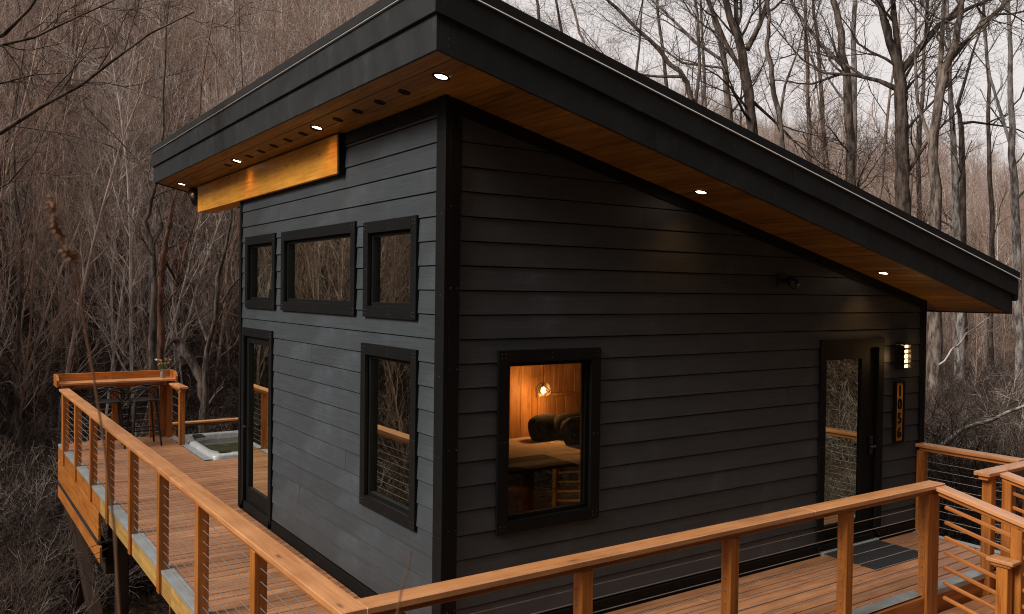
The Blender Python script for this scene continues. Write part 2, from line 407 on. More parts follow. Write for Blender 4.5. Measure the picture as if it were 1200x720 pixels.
def clip_poly(P, f):
    out = []
    for i in range(len(P)):
        a, b_ = P[i], P[(i+1) % len(P)]; fa, fb = f(a), f(b_)
        if fa >= 0: out.append(a)
        if (fa >= 0) != (fb >= 0):
            t = fa/(fa-fb); out.append((a[0]+t*(b_[0]-a[0]), a[1]+t*(b_[1]-a[1])))
    return out
rs = random.Random(3)
def siding(face, wall, a0, a1, holes, top, joints, depth0=0., sgn=1):
    k = -14
    while Z0+k*EXP < 4.0:
        zb, zt = Z0+k*EXP, Z0+(k+1)*EXP
        cuts = [a0]+sorted(joints.get(k, []))+[a1]
        for c0, c1 in zip(cuts[:-1], cuts[1:]):
            g0 = c0+(.0015 if c0 != a0 else 0); g1 = c1-(.0015 if c1 != a1 else 0)
            polys = []
            for x0, x1, y0, y1 in cells(g0, g1, zb+.0085, zt, holes):
                P = clip_poly([(x0, y0), (x1, y0), (x1, y1), (x0, y1)], lambda p: top(p[0])-p[1])
                if len(P) >= 3: polys.append([(round(a, 5), round(z, 5)) for a, z in P])
            groups = []                       # pieces that touch are one board
            for P in polys:
                hit = [g_ for g_ in groups if any(p in q for q in g_ for p in P)]
                groups = [g_ for g_ in groups if g_ not in hit]+[sum(hit, [])+[P]]
            for grp in groups:
                V = []; F = []; ix = {}; w = rs.uniform(-.0012, .0012)
                def vid(a, z, lay):
                    if (a, z, lay) not in ix:
                        # the lower edge of each board stands proud of the one below
                        ix[(a, z, lay)] = len(V); V.append((a, (-.008+.011*(z-zb)/EXP+w) if lay == 0 else .0215, z))
                    return ix[(a, z, lay)]
                for P in grp:
                    nn = len(P); f0 = [vid(*p, 0) for p in P]; f1 = [vid(*p, 1) for p in P]
                    F += [f0, f1[::-1]]+[[f0[(i+1) % nn], f0[i], f1[i], f1[(i+1) % nn]] for i in range(nn)]
                oa = (min(v_[0] for v_ in V)+max(v_[0] for v_ in V))/2; oz = (zb+zt)/2
                if face == 'L':
                    VV = [(depth0+sgn*d, a-oa, z-oz) for a, d, z in V]; FF = F if sgn < 0 else [q[::-1] for q in F]; mw = Matrix.Translation((0, oa, oz))
                else:
                    VV = [(a-oa, depth0+sgn*d, z-oz) for a, d, z in V]; FF = F if sgn > 0 else [q[::-1] for q in F]; mw = Matrix.Translation((oa, 0, oz))
                raw('siding_board', VV, FF, M['siding'], wall, mw=mw)
        k += 1
siding('L', wall_l, .08, LY-.03, ins(WIN_L, .06), lambda a: 3.96, {-12: [2.9], -9: [1.75], 4: [3.55], 6: [2.2], 1: [], -4: [2.6]})
siding('R', wall_r, .08, LX-.05, ins(WIN_R, .06), lambda a: zs(a)-.03, {-10: [2.95], -3: [2.55], 1: [3.3], -6: [3.8], 3: [1.9], -13: [2.2], -8: [1.95], 5: [1.2]})
siding('R', wall_b, .02, LX-.05, ins(WIN_B, .0), lambda a: zs(a)-.03, {}, LY, -1)
siding('L', wall_e, .05, LY-.05, [], lambda a: zs(LX)-.03, {}, LX, -1)

# corner boards, frieze, base strip
def trim_l(y0, y1, z0, z1, name='trim_board', d=-.024): return box(name, (d, y0, z0), (-.002 if d > -.03 else 0, y1, z1), M['black'], cabin, .003, 1 if y1-y0 > z1-z0 else 2)
cb = box('corner_trim', (-.026, -.026, -.02), (.012, .105, 3.985), M['black'], cabin, .003, 2)
cb = box('corner_trim', (.0125, -.026, -.02), (.105, .012, 3.955), M['black'], cabin, .003, 2)
box('corner_trim', (-.022, LY-.045, -.02), (.03, LY+.022, 3.985), M['black'], cabin, .003, 2)
box('corner_trim', (LX-.075, -.024, -.02), (LX+.024, .02, zs(LX)+.01), M['black'], cabin, .003, 2)
box('frieze_board', (-.020, .106, 3.875), (.01, LY-.046, 3.979), M['black'], cabin, .003, 1)
p0, p1 = Vector((.106, -.008, zs(.106)-.049)), Vector((LX-.076, -.008, zs(LX-.076)-.049))
bar('frieze_board', p0, p1, .026, .10, M['black'], cabin, (SL, 0, 1), .003)
box('base_strip', (-.018, .106, -.02), (.01, 3.70, .104), M['black'], cabin, .003, 1)
box('base_strip', (.106, -.018, -.02), (4.26, .01, .104), M['black'], cabin, .003, 0)
box('base_strip', (5.36, -.018, -.02), (LX-.076, .01, .104), M['black'], cabin, .003, 0)

def wall_box(face, name, a0, a1, z0, z1, d0, d1, mat, parent, c=.002, axis='a', out=1, base=0.):
    if face == 'L': return box(name, (base+min(d0, d1), a0, z0), (base+max(d0, d1), a1, z1), mat, parent, c, 1 if axis == 'a' else 2)
    return box(name, (a0, base+min(d0, d1), z0), (a1, base+max(d0, d1), z1), mat, parent, c, 0 if axis == 'a' else 2)
def casing(face, a0, a1, z0, z1, w, parent, sides='tblr'):
    """four mitred casing boards"""
    q = {'t': [(a0, z1), (a1, z1), (a1-w, z1-w), (a0+w, z1-w)], 'b': [(a0, z0), (a0+w, z0+w), (a1-w, z0+w), (a1, z0)],
         'l': [(a0, z0), (a0, z1), (a0+w, z1-w), (a0+w, z0+w)], 'r': [(a1, z0), (a1-w, z0+w), (a1-w, z1-w), (a1, z1)]}
    g_ = .0012
    for s in sides:
        P = q[s]; cx = sum(p[0] for p in P)/4; cz = sum(p[1] for p in P)/4
        P = [(a+(g_ if a < cx else -g_), z+(g_ if z < cz else -g_)) for a, z in P]
        V = []
        for d in (-.026, .004):
            for a, z in P: V.append((d, a-cx, z-cz) if face == 'L' else (a-cx, d, z-cz))
        F = [(0, 1, 2, 3), (7, 6, 5, 4)]+[((i+1) % 4, i, 4+i, 4+(i+1) % 4) for i in range(4)]
        area = sum(P[i][0]*P[(i+1) % 4][1]-P[(i+1) % 4][0]*P[i][1] for i in range(4))
        if (area > 0) == (face == 'L'): F = [f[::-1] for f in F]
        mw = Matrix.Translation((0, cx, cz) if face == 'L' else (cx, 0, cz))
        raw('casing_board', V, F, M['black'], parent, mw=mw)
def nails(face, pts, parent):
    V = []; F = []
    for a, z, d in pts:
        b0 = len(V); k = 6
        for dd, r_ in ((d, .0034), (d-.002, .0022)):
            for i in range(k):
                t = 2*math.pi*i/k; V.append((dd, a+r_*math.cos(t), z+r_*math.sin(t)) if face == 'L' else (a+r_*math.cos(t), dd, z+r_*math.sin(t)))
        F.append([b0+k+i for i in range(k)]); F += [(b0+i, b0+(i+1) % k, b0+k+(i+1) % k, b0+k+i) for i in range(k)]
    o = raw('nail_heads', V, F, M['nail'], parent); o['kind'] = 'stuff'
def window_unit(face, kind, a0, a1, z0, z1):
    w = .095; i = .075
    # frame: four members as one sash mesh
    V = []; F = []
    A0, A1, B0, B1 = a0+i, a1-i, z0+i, z1-i
    fw_ = .05 if kind == 'window' else .105
    bot = fw_ if kind == 'window' else .17
    fl_ = fr_ = ft_ = fw_
    if kind != 'window' and face == 'R': fl_, fr_, ft_ = .03, .265, .135
    outer = [(A0, B0), (A1, B0), (A1, B1), (A0, B1)]; inner = [(A0+fl_, B0+bot), (A1-fr_, B0+bot), (A1-fr_, B1-ft_), (A0+fl_, B1-ft_)]
    for d in (.012, .06):
        for a, z in outer+inner: V.append((d, a, z) if face == 'L' else (a, d, z))
    for k in range(4):
        j = (k+1) % 4
        F += [(k, j, 4+j, 4+k), (8+k, 12+k, 12+j, 8+j), (4+k, 4+j, 12+j, 12+k), (k, 8+k, 8+j, j)]
    if face == 'L': F = [f[::-1] for f in F]
    o = raw('window' if kind == 'window' else 'door', V, F, M['black'], cabin)
    casing(face, a0, a1, z0, z1, w, o, 'tblr' if kind == 'window' else 'tlr')
    wall_box(face, 'pane', A0+fl_-.004, A1-fr_+.004, B0+bot-.004, B1-ft_+.004, .034, .040, M['clear_glass' if face == 'R' and kind == 'window' else 'glass'], o, .001)
    if kind != 'window': wall_box(face, 'sill', a0+w+.001, a1-w-.001, -.02, B0-.001, -.02, .10, M['black'], o, .003)
    pts = []
    for zz in (z0+.03, z0+.06, (z0+z1)/2, z1-.06, z1-.03):
        for aa in (a0+.03, a0+.065, a1-.03, a1-.065): pts.append((aa, zz, -.0262))
    for zz in (z0+.03, z0+.065, z1-.03, z1-.065): pts.append(((a0+a1)/2, zz, -.0262))
    nails(face, [p for p in pts if p[1] > .05], o)
    return o
wl = [window_unit('L', *w_) for w_ in WIN_L]; wr = [window_unit('R', *w_) for w_ in WIN_R]
wl[0]['label'] = 'narrow upper window nearest the far corner'; wl[1]['label'] = 'wide upper window'; wl[2]['label'] = 'square upper window nearest the house corner'
wl[3]['label'] = 'tall lower window beside the house corner'; wr[0]['label'] = 'bedroom window with the lit lamp inside'
# door furniture
h = wl[4]; tube('door_handle', [(-.03, 4.62, 1.0), (-.05, 4.62, 1.0), (-.05, 4.52, 1.0)], .011, M['blackmetal'], h)
h = wr[1]; bx = box('handle_plate', (5.155, -.010, .93), (5.20, .010, 1.12), M['blackmetal'], h, .004, 2); tube('door_handle', [(5.18, -.01, 1.02), (5.18, -.05, 1.02), (5.07, -.055, 1.02)], .011, M['blackmetal'], h)
box('threshold', (4.33, -.05, -.005), (5.29, .03, .03), M['steel'], h, .004, 0)
# rear glazing
o = raw('window', *wall_mesh('R', [(1.20, 1.93, .12, 2.09), (1.97, 2.70, .12, 2.09)], LY-.10, LY-.05, 1.15, 2.75, lambda a: 2.15), M['black'], cabin)
for a, b_ in ((1.20, 1.93), (1.97, 2.70)): box('pane', (a, LY-.08, .12), (b_, LY-.074, 2.09), M['glass'], o, .001)
nails('L', [(a, z, -.0262) for z in np.arange(.25, 3.9, .58) for a in (.02, .085)], cabin)
nails('R', [(a, z, -.0262) for z in np.arange(.3, 3.9, .58) for a in (.03, .09)], cabin)

# ---- roof
RY0, RY1 = -.655, 7.52
RX0, RX1 = -.445, 6.66
def band(name, x0, x1, o0, o1, y0, y1, mat, parent, side=None):
    return prism_xz(name, [(x0, zs(x0)+o0), (x1, zs(x1)+o0), (x1, zs(x1)+o1), (x0, zs(x0)+o1)], y0, y1, mat, parent)
roof = band('roof', RX0+.002, RX1-.002, .024, .40, RY0+.002, RY1-.002, M['roofing'], cabin)
x = RX0; ct = math.cos(math.atan(SL)); bw_ = .1355
while x < RX1-.02:
    x2 = min(x+bw_, RX1)
    w = (x2-x)/ct; c = Vector(((x+x2)/2, 0, zs((x+x2)/2)+.011))
    bar('soffit_board', c+Vector((0, RY0, 0)), c+Vector((0, RY1, 0)), w-.002, .022, M['soffit'], roof, (SL, 0, 1), .0045)
    x = x2
# fascia: lower board, upper board, bright drip edge, roofing edge
joint = [RX0, 1.37, 5.03, RX1]
for a, b_ in zip(joint[:-1], joint[1:]):
    band('fascia_board', a+.0015, b_-.0015, -.012, .215, RY0-.024, RY0, M['fascia'], roof)
joint2 = [RX0-.045, 2.9, RX1+.10]
for a, b_ in zip(joint2[:-1], joint2[1:]):
    band('fascia_board', a+.0015, b_-.0015, .205, .385, RY0-.048, RY0-.0245, M['fascia'], roof)
def rake_strip(name, x0, x1, prof, mat):
    V = [(x_, y_, zs(x_)+o_) for x_ in (x0, x1) for y_, o_ in prof]; k = len(prof)
    return raw(name, V, [(i, i+1, k+i+1, k+i) for i in range(k-1)], mat, roof)
for a, b_ in ((RX0-.05, .98), (.984, 2.84), (2.844, RX1+.13)):
    rake_strip('drip_edge', a, b_, [(RY0-.05, .386), (RY0-.064, .389), (RY0-.060, .396), (RY0-.050, .404), (RY0+.0, .408)][::-1], M['drip'])
band('roof_edge', RX0-.055, RX1+.13, .4085, .474, RY0-.046, RY1+.05, M['roofing'], roof)
yj = [RY0-.024, 3.35, RY1+.02]
zE = zs(RX0)
for a, b_ in zip(yj[:-1], yj[1:]): box('fascia_board', (RX0-.022, a+.0015, zE-.012), (RX0, b_-.0015, zE+.222), M['fascia'], roof, .002, 1)
yj = [RY0-.048, 4.6, RY1+.04]
for a, b_ in zip(yj[:-1], yj[1:]): box('fascia_board', (RX0-.046, a+.0015, zE+.212), (RX0-.0225, b_-.0015, zE+.398), M['fascia'], roof, .002, 1)
V = [(x_, y_, zE+o_) for y_ in (RY0-.05, RY1+.05) for x_, o_ in ((RX0-.048, .399), (RX0-.064, .402), (RX0-.060, .409), (RX0-.048, .418), (RX0, .421))]
raw('drip_edge', V, [(i, i+1, 5+i+1, 5+i) for i in range(4)], M['drip'], roof)
band('fascia_board', RX0-.02, RX1, -.012, .385, RY1, RY1+.022, M['fascia'], roof)
box('fascia_board', (RX1, RY0-.024, zs(RX1)-.012), (RX1+.022, RY1, zs(RX1)+.20), M['fascia'], roof, .002, 1)
box('gutter', (RX1+.024, RY0-.046, zs(RX1)+.13), (RX1+.11, RY1, zs(RX1)+.25), M['black'], roof, .015, 1)
P = [(x, zs(x)+o, RY0-.0242) for x in np.arange(-.38, 6.5, .62) for o in (.04, .085, .14)]+[(x, zs(x)+.30, RY0-.0484) for x in np.arange(-.2, 6.6, .6)]
nails('R', P, roof)
# wood beam along the wall, carrying on past the far corner
bm = box('beam', (-.066, 1.84, 3.625), (-.027, 6.72, 3.974), M['beam'], cabin, .004, 1); bm['label'] = 'bright orange wood beam under the eave'
box('beam', (-.0265, LY+.03, 3.63), (.16, 6.71, 3.972), M['beam'], cabin, .004, 1)
box('beam_cap', (-.066, 1.80, 3.615), (-.003, 1.838, 3.974), M['black'], cabin, .003, 2)
# soffit downlights and round vents
def warm_spot(loc, energy, size, blend=.7, col=(1, .45, .13), radius=.05):
    l = bpy.data.lights.new('lamp_light', 'SPOT'); l.energy = energy; l.spot_size = R(size); l.spot_blend = blend; l.color = col; l.shadow_soft_size = radius
    o = bpy.data.objects.new('lamp_light', l); COL.objects.link(o); o.location = loc; return o
tilt = Matrix.Rotation(math.atan(SL), 4, 'Y')
def disc(name, x, y, r0, r1, drop, mat, parent, k=20, inner=None):
    V = []; F = []
    for z, r_ in ((.0, r1), (-drop, r1), (-drop, r0), (-drop*.4, r0*.96)):
        for i in range(k): V.append((r_*math.cos(2*math.pi*i/k), r_*math.sin(2*math.pi*i/k), z))
    for j in range(3): F += [(j*k+(i+1) % k, j*k+i, (j+1)*k+i, (j+1)*k+(i+1) % k) for i in range(k)]
    if inner is None: F.append([3*k+i for i in range(k)][::-1])
    return raw(name, V, F, mat, parent, mw=Matrix.Translation((x, y, zs(x)-.0006)) @ tilt)
for x, y, e in [(-.21, -.284, 2.5), (-.215, 1.94, 3), (-.215, 4.37, 3), (-.21, 7.0, 4), (2.28, -.27, 3.5), (4.93, -.26, 6)]:
    dl = disc('downlight', x, y, .045, .062, .006, M['black'], roof, inner=1)
    raw('lamp', [(.044*math.cos(2*math.pi*i/16), .044*math.sin(2*math.pi*i/16), -.002) for i in range(16)], [list(range(16))[::-1]], M['lamp_disc'], dl, mw=W(dl).copy())
    attach(warm_spot((x, y, zs(x)-.03), e, 130 if x < 0 else 118, .8 if x < 0 else 1), dl)
for k in range(12):
    y = .262+.409*k
    if abs(y-1.94) < .06 or abs(y-4.37) < .06: y += .11
    disc('soffit_vent', -.207, y, .040, .046, .004, M['black'], roof, 14)

# ---- interior seen through the glass
box('interior_wall', (2.95, 4.40, .03), (5.98, 4.46, 3.2), M['paneling'], cabin, .003, 0)
for i in range(16): box('panel_board', (2.96+i*.188, 4.385, .04), (2.96+i*.188+.184, 4.3995, 2.9), M['paneling'], cabin, .004, 2)
bed = thing('bed', 'bed with pale linen and dark throw seen through the bedroom window', 'bed', (3.3, 3.4, .03))
def soft(name, c, s, mat, parent, e=.35, n1=20, n2=12, rz=0, rx=0, v=(.6, .8)):
    V = []; F = []
    pw = lambda t, q: math.copysign(abs(t)**q, t)
    for j in range(n2+1):
        ph = -math.pi/2+math.pi*j/n2
        for i in range(n1):
            th = 2*math.pi*i/n1
            V.append((s[0]/2*pw(math.cos(ph), v[0])*pw(math.cos(th), e), s[1]/2*pw(math.cos(ph), v[0])*pw(math.sin(th), e), s[2]/2*pw(math.sin(ph), v[1])))
    for j in range(n2):
        for i in range(n1): F.append((j*n1+i, j*n1+(i+1) % n1, (j+1)*n1+(i+1) % n1, (j+1)*n1+i))
    return raw(name, V, F, mat, parent, True, Matrix.Translation(c) @ Matrix.Rotation(rz, 4, 'Z') @ Matrix.Rotation(rx, 4, 'X'))
box('bed_frame', (2.42, 2.42, .03), (4.28, 4.34, .36), M['newpine'], bed, .01, 0)
soft('mattress', (3.35, 3.36, .47), (1.88, 1.94, .30), M['sheet'], bed, .15, v=(.22, .35))
soft('throw_blanket', (2.77, 2.72, .50), (.78, .72, .27), M['dark_cloth'], bed, .15, v=(.22, .35))
for i in range(7): box('headboard_slat', (3.98+i*.16, 4.345, .3), (3.98+i*.16+.15, 4.38, 1.12), M['paneling'], bed, .005, 2)
box('headboard_rail', (3.96, 4.325, 1.121), (5.11, 4.384, 1.17), M['paneling'], bed, .005, 0)
for cx, cy, rz in ((3.80, 3.90, .1), (4.14, 3.80, -.15), (4.02, 3.50, .25)): soft('pillow', (cx, cy, .76), (.56, .2, .40), M['dark_cloth'], bed, .45, rz=rz, rx=-.35)
pend = thing('pendant_lamp', 'small lit pendant lamp glowing warm inside the bedroom window', 'lamp', (3.85, 4.05, 1.25))
V = []; tb = Tubes()
for i in range(14):
    t = 2*math.pi*i/14; tb.add([(3.85+.105*math.sin(p)*math.cos(t+p*.8), 4.05+.105*math.sin(p)*math.sin(t+p*.8), 1.265+.10*math.cos(p)) for p in np.linspace(.2, 2.6, 8)], .004, 4)
tb.build('lamp_shade', M['blackmetal'], pend)
tube('cord', [(3.85, 4.05, 1.365), (3.85, 4.05, zs(3.85))], .004, M['blackmetal'], pend)
lathe('bulb', [(.012, .05), (.03, .03), (.036, 0), (.03, -.025), (.01, -.036)], (3.85, 4.05, 1.255), M['bulb'], pend, 12)
l = bpy.data.lights.new('bulb_light', 'POINT'); l.energy = 26; l.color = (1, .46, .13); l.shadow_soft_size = .05
o = bpy.data.objects.new('bulb_light', l); COL.objects.link(o); o.location = (3.83, 4.0, 1.235); attach(o, pend)
nst = thing('night_stand', 'small round wooden stool at the foot of the bed', 'stool', (2.15, 2.2, .03))
lathe('seat', [(.16, .40), (.17, .42), (.17, .44), (.16, .45)], (2.15, 2.2, .03), M['paneling'], nst)
for i in range(3):
    t = i*2.09; tube('leg', [(2.15+.09*math.cos(t), 2.2+.09*math.sin(t), .44), (2.15+.16*math.cos(t), 2.2+.16*math.sin(t), .03)], .014, M['paneling'], nst)
tbl = thing('dining_table', 'round white table inside, seen through the tall lower window', 'table', (1.75, 3.7, .03))
lathe('table_top', [(.40, .86), (.42, .87), (.42, .895), (.40, .90)], (1.75, 3.7, .03), M['white_top'], tbl, 28)
lathe('pedestal', [(.2, .0), (.2, .02), (.04, .05), (.035, .86)], (1.75, 3.7, .03), M['blackmetal'], tbl)

# ------------------------------------------------------------------ fixtures on the wall
sc_ = thing('wall_sconce', 'lit black louvred wall lamp above the house number', 'lamp', (5.64, 0, 1.82))
box('back_plate', (5.575, -.018, 1.815), (5.715, -.004, 2.095), M['blackmetal'], sc_, .003, 2)
box('light_body', (5.595, -.085, 1.835), (5.695, -.0185, 2.075), M['sconce_glow'], sc_, .003, 2)
for zz in (1.815, 1.868, 1.921, 1.974, 2.027, 2.080): box('louvre', (5.575, -.118, zz), (5.715, -.0186, zz+.022), M['blackmetal'], sc_, .003, 0)
for xx in (5.575, 5.701): box('side_strip', (xx, -.112, 1.837), (xx+.014, -.0187, 2.079), M['blackmetal'], sc_, .002, 2)
l = bpy.data.lights.new('sconce_light', 'POINT'); l.energy = 1.6; l.color = (1, .58, .24); l.shadow_soft_size = .04
o = bpy.data.objects.new('sconce_light', l); COL.objects.link(o); o.location = (5.645, -.16, 1.95); attach(o, sc_)

sg = thing('house_number_sign', 'upright wooden house number board with black digits beside the door', 'sign', (5.64, 0, 1.02))
box('sign_board', (5.575, -.030, 1.035), (5.705, -.006, 1.665), M['beam'], sg, .003, 2)
for lo, hi, ax in [((5.555, -.045, 1.015), (5.5745, -.004, 1.685), 2), ((5.7055, -.045, 1.015), (5.725, -.004, 1.685), 2), ((5.575, -.045, 1.666), (5.705, -.004, 1.685), 0), ((5.575, -.045, 1.015), (5.705, -.004, 1.0345), 0)]:
    box('sign_frame', lo, hi, M['black'], sg, .002, ax)
for ch, zc in zip('1056', (1.575, 1.43, 1.275, 1.12)):
    cu = bpy.data.curves.new('digit', 'FONT'); cu.body = ch; cu.size = .165; cu.extrude = .006; cu.align_x = 'CENTER'; cu.align_y = 'CENTER'
    tmp = bpy.data.objects.new('digit', cu); me = bpy.data.meshes.new_from_object(tmp); bpy.data.objects.remove(tmp)
    link('digit', me, M['black'], sg, Matrix.Translation((5.64, -.0365, zc)) @ Matrix.Rotation(R(90), 4, 'X') @ Matrix.Diagonal((.9, 1, 1, 1)))
fl = thing('flood_light', 'small black security light high on the shaded wall', 'lamp', (3.67, 0, 2.73))
box('mount', (3.60, -.03, 2.68), (3.72, -.006, 2.80), M['blackmetal'], fl, .006, 2)
for dx in (0,):
    V = Tubes().add([(3.66, -.03, 2.74), (3.665, -.09, 2.73), (3.67, -.10, 2.73)], .02, 8).build('arm', M['blackmetal'], fl)
    Tubes().add([(3.67, -.085, 2.76), (3.67, -.09, 2.755), (3.67, -.17, 2.69), (3.67, -.175, 2.687)], [.01, .042, .05, .015], 12).build('lamp_head', M['blackmetal'], fl)
el = thing('eave_light', 'black lamp hanging under the far end of the eave', 'lamp', (-.02, 7.1, 3.85))
Tubes().add([(-.02, 7.1, zs(0)-.002), (-.02, 7.1, 3.94)], .03, 10).build('stem', M['blackmetal'], el)
Tubes().add([(-.02, 7.16, 3.93), (-.02, 7.15, 3.93), (-.02, 6.86, 3.80), (-.02, 6.85, 3.797)], [.01, .08, .09, .02], 14).build('lamp_head', M['blackmetal'], el)

# ------------------------------------------------------------------ deck
def xe(y): return -1.185-.0095*(y+1.16)       # outer end of the deck boards
YF, YB, XR = -1.15, 10.42, 6.02
deck = thing('deck', 'raised reddish wood deck wrapping round the cabin', 'deck', (-.6, 0, -.03))
rd = random.Random(11)
PW, GAP = .140, .013
def plank(x0, x1, y, w=None):
    w = w or PW-GAP
    box('deck_board', (x0, y+GAP/2, -.027+rd.uniform(-.001, .001)), (x1, y+GAP/2+w, rd.uniform(-.0015, .0012)), M['deckwood'], deck, .004, 0)
y = YF; i = 0
while y < YB-.05:
    x0 = xe(y)
    ym = y+PW/2
    if ym < -.03:
        j = [2.4, 1.1, 3.6][i % 3]; plank(x0, j-.002, y); plank(j+.002, XR, y)
    elif ym < LY+.03: plank(x0, -.028, y)
    elif ym < 7.86: plank(x0, 1.9, y); plank(1.904, 5.2, y)
    else: plank(x0, .325, y)
    y += PW; i += 1
# rim joists, flashing, joists and posts below
def rimz(y0, y1, z0, z1, mat, d=0): 
    xa, xb = xe(y0)-.045+d, xe(y1)-.045+d
    return bar('rim_joist', (xa, y0, (z0+z1)/2), (xb, y1, (z0+z1)/2), .038, z1-z0, mat, deck, (0, 0, 1), .003)
for y0, y1, mt in ((-1.19, 2.55, 'newpine'), (2.555, 6.3, 'newpine'), (6.305, 10.42, 'cedar')): rimz(y0, y1, -.225, -.012, M[mt])
box('rim_joist', (xe(-1.2)-.06, -1.228, -.225), (4.28, -1.19, -.012), M['cedar'], deck, .003, 0)
box('rim_joist', (4.285, -1.19, -.225), (5.17, -1.155, -.036), M['cedar'], deck, .003, 0)
box('rim_joist', (5.175, -1.228, -.225), (6.06, -1.19, -.012), M['cedar'], deck, .003, 0)
box('rim_joist', (6.022, -1.185, -.225), (6.06, 0, -.03), M['cedar'], deck, .003, 1)
box('rim_joist', (xe(10.4), 10.425, -.225), (.45, 10.463, -.012), M['cedar'], deck, .003, 0)
POST_Y = [-1.07, .28, 1.67, 3.02, 4.38, 5.77, 7.0, 8.38, 9.70]
edges = [-1.15]+[v for p in POST_Y[1:] for v in (p-.092, p+.003)]+[10.40]
for y0, y1 in zip(edges[0::2], edges[1::2]):
    if y1-y0 > .05: bar('flashing', (xe(y0)-.012, y0, .004), (xe(y1)-.012, y1, .004), .112, .003, M['steel'], deck, (0, 0, 1), .001)
    if y1-y0 > .05: bar('flashing', (xe(y0)-.0678, y0, -.012), (xe(y1)-.0678, y1, -.012), .003, .032, M['steel'], deck, (0, 0, 1), .001)
FX = [(-1.0, .268), (.362, 1.598), (1.692, 2.938), (3.032, 4.137)]
for a, b_ in FX: box('flashing', (a, -1.205, .0025), (b_, -1.09, .0055), M['steel'], deck, .001, 0)
box('flashing', (4.28, -1.205, .0025), (5.17, -1.09, .0055), M['steel'], deck, .001, 0)
box('flashing', (4.28, -1.209, -.04), (5.17, -1.2055, .0055), M['steel'], deck, .001, 0)
box('flashing', (5.93, -1.08, .0025), (6.03, -.04, .0055), M['steel'], deck, .001, 1)
box('flashing', (.328, 7.86, .0025), (.448, 10.3, .0055), M['steel'], deck, .001, 1)
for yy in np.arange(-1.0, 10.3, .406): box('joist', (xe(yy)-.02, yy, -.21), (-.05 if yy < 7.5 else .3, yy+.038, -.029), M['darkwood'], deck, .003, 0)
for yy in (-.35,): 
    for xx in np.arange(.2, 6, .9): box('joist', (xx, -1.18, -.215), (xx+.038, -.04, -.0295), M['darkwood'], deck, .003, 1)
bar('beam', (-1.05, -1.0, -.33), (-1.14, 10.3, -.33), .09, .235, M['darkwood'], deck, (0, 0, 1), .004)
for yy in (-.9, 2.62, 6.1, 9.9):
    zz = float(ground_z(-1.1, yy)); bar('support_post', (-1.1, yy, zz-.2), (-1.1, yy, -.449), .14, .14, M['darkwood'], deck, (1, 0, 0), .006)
for xx in (1.2, 4.0, 5.9):
    zz = float(ground_z(xx, -1.05)); bar('support_post', (xx, -1.05, zz-.2), (xx, -1.05, -.226), .14, .14, M['darkwood'], deck, (1, 0, 0), .006)
for (xx, yy) in ((.4, 9.9), (.4, 7.4), (2.6, 7.0), (2.6, 10.6)):
    zz = float(ground_z(xx, yy)); bar('support_post', (xx, yy, zz-.2), (xx, yy, -.23), .14, .14, M['darkwood'], deck, (1, 0, 0), .006)
# plank skirt hung below the far end of the deck
sk = thing('plank_skirt', 'stack of orange planks hung below the far end of the deck', 'skirt', (-1.3, 8, -.9))
def skirt(y0, y1, z0, z1, mt='cedar', d=-.05, t=.032, nm='plank'): return bar(nm, (xe(y0)+d, y0, (z0+z1)/2), (xe(y1)+d, y1, (z0+z1)/2), t, z1-z0, M[mt], sk, (0, 0, 1), .003)
skirt(6.42, 10.42, -.415, -.240); skirt(6.42, 10.42, -.60, -.425); skirt(6.40, 10.42, -.645, -.61, 'fascia', -.055, .05, 'metal_strip'); skirt(6.32, 10.42, -.86, -.655)
for z0, z1 in ((-.60, -.24), (-.86, -.655)): box('end_board', (-1.20, 6.46, z0), (.2, 6.50, z1), M['darkwood'], sk, .003, 0)
box('metal_strip', (-1.24, 6.40, -.645), (.2, 6.46, -.61), M['fascia'], sk, .003, 0)
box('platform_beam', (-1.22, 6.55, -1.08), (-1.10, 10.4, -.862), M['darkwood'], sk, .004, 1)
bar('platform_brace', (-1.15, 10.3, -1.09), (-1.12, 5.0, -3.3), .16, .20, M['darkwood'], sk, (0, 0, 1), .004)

# ------------------------------------------------------------------ railings
ZC = .972                       # top of the cap rail
def railing(name, label, loc, rz, L, posts, out, zbot, cap=(0., None), ncab=9, cables=None, group=None, sub=True):
    """local X runs along the rail, out = +1/-1 is the side the posts stand on"""
    t = thing(name, label, 'railing', loc)
    M4 = Matrix.Translation(loc) @ Matrix.Rotation(rz, 4, 'Z')
    yc = out*.048
    for p in posts: box('post', (p-.089, min(out*.003, out*.092), zbot), (p, max(out*.003, out*.092), ZC-.077), M['cedar'], t, .005, 2, M4)
    c0, c1 = cap; c1 = L if c1 is None else c1
    seg = [c0]
    while seg[-1]+4.2 < c1: seg.append(seg[-1]+3.66)
    seg.append(c1)
    for a, b_ in zip(seg[:-1], seg[1:]):
        box('cap_rail', (a+.001, yc-.074, ZC-.038), (b_-.001, yc+.074, ZC), M['cap'], t, .005, 0, M4)
    if sub: box('sub_rail', (c0+.03, yc-.045, ZC-.0765), (c1-.03, yc+.045, ZC-.0385), M['cedar'], t, .004, 0, M4)
    if cables is None: cables = [.085+i*(ZC-.19)/ncab for i in range(ncab)]
    for zc in cables:
        a = M4 @ Vector((c0+.06, yc, zc)); b_ = M4 @ Vector((c1-.06, yc, zc))
        tube('cable', [tuple(a), tuple((a*2+b_)/3), tuple((a+b_*2)/3), tuple(b_)], .0032, M['cable'], t, 5)
    return t
delta = math.atan(.0095)
railing('railing', 'long cedar railing with steel cables on the left walkway', (xe(-1.16), -1.16, 0), R(90)+delta, 11.2, [p+1.16 for p in POST_Y], 1, -.215, (-.117, 11.0))
